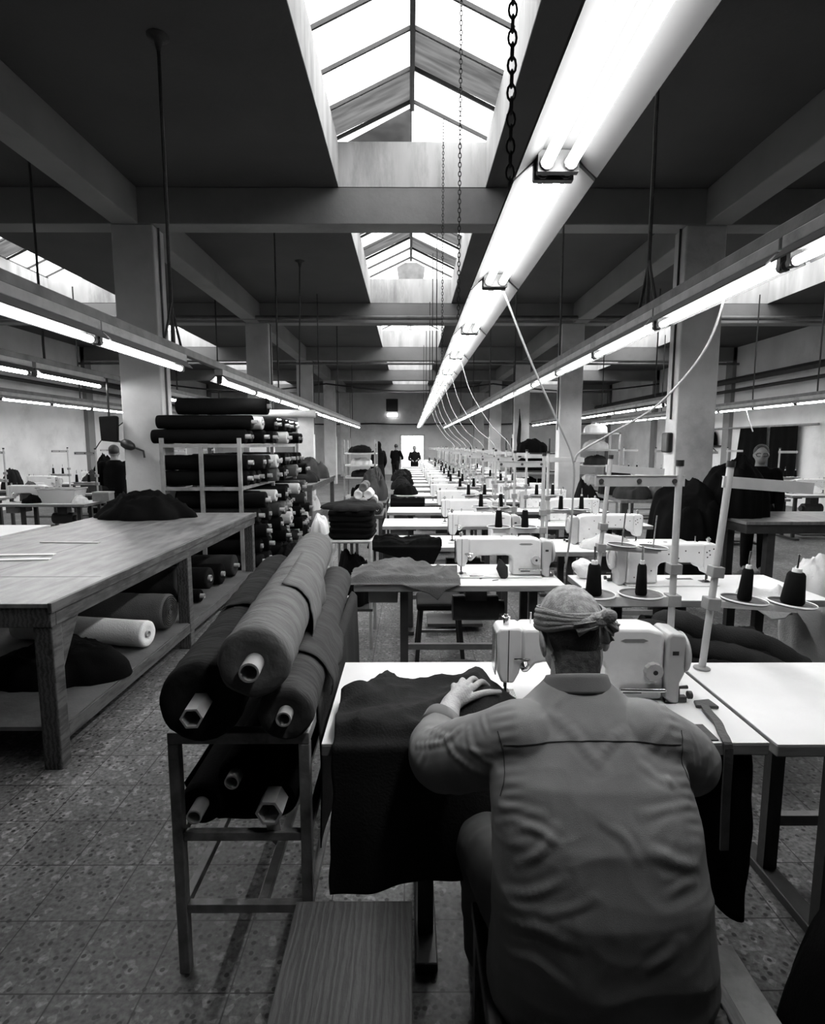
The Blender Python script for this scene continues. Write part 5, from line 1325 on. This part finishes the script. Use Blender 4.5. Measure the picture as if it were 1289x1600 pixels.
    bb = BVHTree.FromPolygons([v.co for v in me.vertices], [p.vertices for p in me.polygons]) if False else BVHTree.FromPolygons([v.co for v in o.data.vertices], [p.vertices for p in o.data.polygons])
    def nape(u, v):
        z = lerp(1.02, 1.115, v); x = .403 + lerp(-.052, .052, u); hh_ = bb.ray_cast(V3((x, .9, z)), V3((0, 1, 0)))
        q = hh_[0] if hh_[0] is not None else V3((x, 1.33, z))
        return q + V3((0, -.0022 - .001 * nz(x * 300, z * 200), 0))
    MB().grid(nape, 36, 24).build('nape_stubble_shade', M['napehair_shade'], o, smooth=3.2)  # stubble patch that also paints in the shade under the head
    # head scarf: pleated band from the brow down to a knot at the back
    def band(u, v):
        az = 2 * PI * u                      # 0 front, pi back
        c = (1 + math.cos(az)) / 2           # 1 front, 0 back
        el = lerp(.06, .40, c) ; hw = lerp(.13, .27, smoothstep(0, .4, c)) * (1 - .15 * smoothstep(.7, 1, c))
        e = el + (v - .5) * 2 * hw
        pl_ = .020 * math.sin(v * 4.5 * 2 * PI + 2.2 * math.sin(az) + nz(u * 8, v * 2) * 1.5) + .014 * nz(u * 14, v * 9, 2)
        edge = -.02 * (smoothstep(.12, 0, v) + smoothstep(.88, 1, v))
        p = surf(az, e, 1.085 + pl_ + edge)
        return p
    sc_ = MB().grid(band, 110, 30, True).build('head_scarf', M['scarf'], o, smooth=3.2, solid=.004)
    kp = surf(PI - .22, .05, 1.16)
    kn = MB(); ellip(kn, kp, (.028, .017, .018), None, 18); ellip(kn, kp + V3((.018, -.006, .011)), (.020, .014, .017), None, 14); ellip(kn, kp + V3((-.024, -.003, -.008)), (.026, .012, .015), None, 14)
    km = remesh(kn, .0022, 2); displace(km, lambda x, y, z: .0015 * ridge(x * 60, y * 60, z * 60))
    link('knot', km, M['scarf'], sc_, 3.2)
    for dx, dz, L_, w_ in ((-.045, -.020, .062, .028), (.012, -.040, .058, .032), (.034, -.020, .048, .026)):
        def tail(u, v, dx=dx, dz=dz, L_=L_, w_=w_):
            d = V3((dx, -.010, dz)).normalized(); n_ = V3((-d.z, 0, d.x))
            return kp + d * (L_ * v) + n_ * ((u - .5) * w_ * (.5 + .7 * v)) + V3((0, -.008 - .006 * math.sin(u * 9 + v * 3) + .012 * v * v, 0))
        MB().grid(tail, 10, 10).build('scarf_tail', M['scarf'], sc_, smooth=3.2, solid=.003)
    return o
man()

# ---- people farther off
def far_person(label, x, y, z0, top, face, bodymat, hairmat='darkhair', seated=False, lean=0, covered=False, glasses=False, arms='down', skin='darkskin', wid=1.0):
    """a clothed figure standing (or seated with its feet lower) at x,y, turned by face"""
    t_h = top - z0; hh = t_h / 7.4
    R = Matrix.Rotation(face, 4, 'Z')
    def P(a, b, c): return R @ V3((a, b, c))
    b = MB(); zs = z0 + t_h * .82; zh = z0 + t_h * .5
    if seated: zs = top - hh * 1.28; zh = zs - t_h * .3
    hc = P(0, lean + .02, top - hh * .52)
    ellip(b, hc, (hh * .36, hh * .44, hh * .52), R.to_3x3()); ellip(b, hc + P(0, .035, -hh * .26), (hh * .27, hh * .3, hh * .3), R.to_3x3())
    ellip(b, hc + P(0, hh * .46, -hh * .08), (hh * .06, hh * .1, hh * .12), R.to_3x3(), 10)
    for s in (-1, 1): ellip(b, hc + P(s * hh * .37, 0, -hh * .05), (hh * .05, hh * .1, hh * .15), R.to_3x3(), 10)
    limb(b, [P(0, lean * .8, zs - .02), hc + P(0, -.01, -hh * .3)], [.06, .055])
    tor = [(P(0, 0, zh), .13 * wid, .09), (P(0, lean * .4, lerp(zh, zs, .5)), .135 * wid, .095), (P(0, lean * .8, zs - .05), .155 * wid, .085), (P(0, lean * .83, zs - .01), .10, .07), (P(0, lean * .85, zs + .03), .06, .055)]
    rings(b, tor, 20)
    hp = {}
    for s in (-1, 1):
        sh = P(s * .17 * wid, lean * .8, zs - .05)
        if arms == 'down': el, wr = P(s * .23 * wid, lean * .6 - .02, zs - .33), P(s * .21 * wid, lean * .6 + .10, zs - .56)
        else: el, wr = P(s * .24 * wid, lean * .8 + .08, zs - .30), P(s * .12, lean + .30, zs - .36)
        limb(b, [sh, el, wr], [.05, .042, .03]); dv = (wr - el).normalized()
        limb(b, [wr, wr + dv * .08], [.03, .034], 10, 2)
        for k in range(4): limb(b, [wr + dv * .07 + P((k - 1.5) * .018, 0, 0), wr + dv * .15 + P((k - 1.5) * .02, 0, -.015)], [.010, .008], 8, 2)
        limb(b, [wr + dv * .03, wr + dv * .09 + P(-s * .04, .01, 0)], [.012, .009], 8, 2)
        hipx = s * .085
        if seated: leg = [P(hipx, 0, zh), P(s * .13, .42, zh + .02), P(s * .13, .46, .10)]
        else: leg = [P(hipx, 0, zh), P(s * .09, .02, z0 + t_h * .27), P(s * .09, 0, z0 + .07)]
        limb(b, leg, [.085, .06, .045]); fp = leg[-1]
        limb(b, [fp + P(0, -.03, -.03), fp + P(0, .15, -.04)], [.04, .035], 10, 2)
        hp[s] = (sh, el, wr, leg)
    o = link('person', remesh(b, .012, 2), M[skin], None, 3.2); o.location = (x, y, 0); tag(o, label, 'person')
    c = MB()
    rings(c, [(P(0, .0, zh - (.04 if not covered else 0)), .17 * wid, .125)] + [(q, hx * 1.16 + .01, hy * 1.25 + .012) for q, hx, hy in tor[1:]], 22)
    for s in (-1, 1): limb(c, [hp[s][0], hp[s][1], V3(hp[s][1]).lerp(V3(hp[s][2]), .92)], [.07, .058, .045])
    link('jacket', remesh(c, .012, 3), M[bodymat], o, 3.2)
    c = MB()
    if covered: rings(c, [(P(0, 0, z0 + .05), .24, .2), (P(0, 0, zh), .19 * wid, .145), (P(0, 0, zh + .1), .17 * wid, .125)], 22)
    else:
        rings(c, [(P(0, 0, zh - .08), .15 * wid, .12), (P(0, 0, zh + .06), .15 * wid, .115)], 20)
        for s in (-1, 1): limb(c, hp[s][3], [.10, .075, .058])
    link('trousers' if not covered else 'skirt', remesh(c, .013, 3), M['inkcloth'], o, 3.2)
    c = MB()
    if covered:
        ellip(c, hc + P(0, -.015, .005), (hh * .42, hh * .47, hh * .58), R.to_3x3()); rings(c, [(P(0, lean * .8, zs - .02), .13, .10), (hc + P(0, -.02, -hh * .3), .085, .08)], 18)
    else: ellip(c, hc + P(0, -hh * .10, hh * .16), (hh * .40, hh * .44, hh * .44), R.to_3x3())
    link('head_cover' if covered else 'hair', remesh(c, .010, 2), M[hairmat], o, 3.2)
    if glasses:
        g_ = MB()
        for s in (-1, 1): g_.tube([hc + P(s * hh * .16 + hh * .13 * math.cos(a), hh * .43, -hh * .02 + hh * .10 * math.sin(a)) for a in [2 * PI * i / 14 for i in range(15)]], .004, 5)
        for s in (-1, 1): g_.tube([hc + P(s * hh * .29, hh * .42, 0), hc + P(s * hh * .38, hh * .02, .01)], .004, 5)
        g_.tube([hc + P(-hh * .03, hh * .44, 0), hc + P(hh * .03, hh * .44, 0)], .004, 5); g_.build('glasses', M['black'], o)
    return o
far_person('person in glasses looking over the black mound by the right column', 4.36, 7.0, 0, 1.585, PI - .45, 'blackcloth', glasses=True)
far_person('seated person with dark hair beside the first left column, head bent', -4.68, 8.95, .08, 1.58, .3, 'blackcloth', seated=True, lean=.10, arms='fwd')
far_person('person in black head cover and long robe standing at the end of the aisle', -1.02, 18.6, 0, 1.68, .4, 'blackcloth', 'blackcloth', covered=True)
far_person('person in dark jacket standing left of the bright far door', -.62, 24.6, 0, 1.60, -.5, 'blackcloth', arms='fwd', lean=.08, wid=1.15)
far_person('small dark figure in front of the bright far door', .22, 25.2, 0, 1.52, PI, 'inkcloth', arms='fwd')
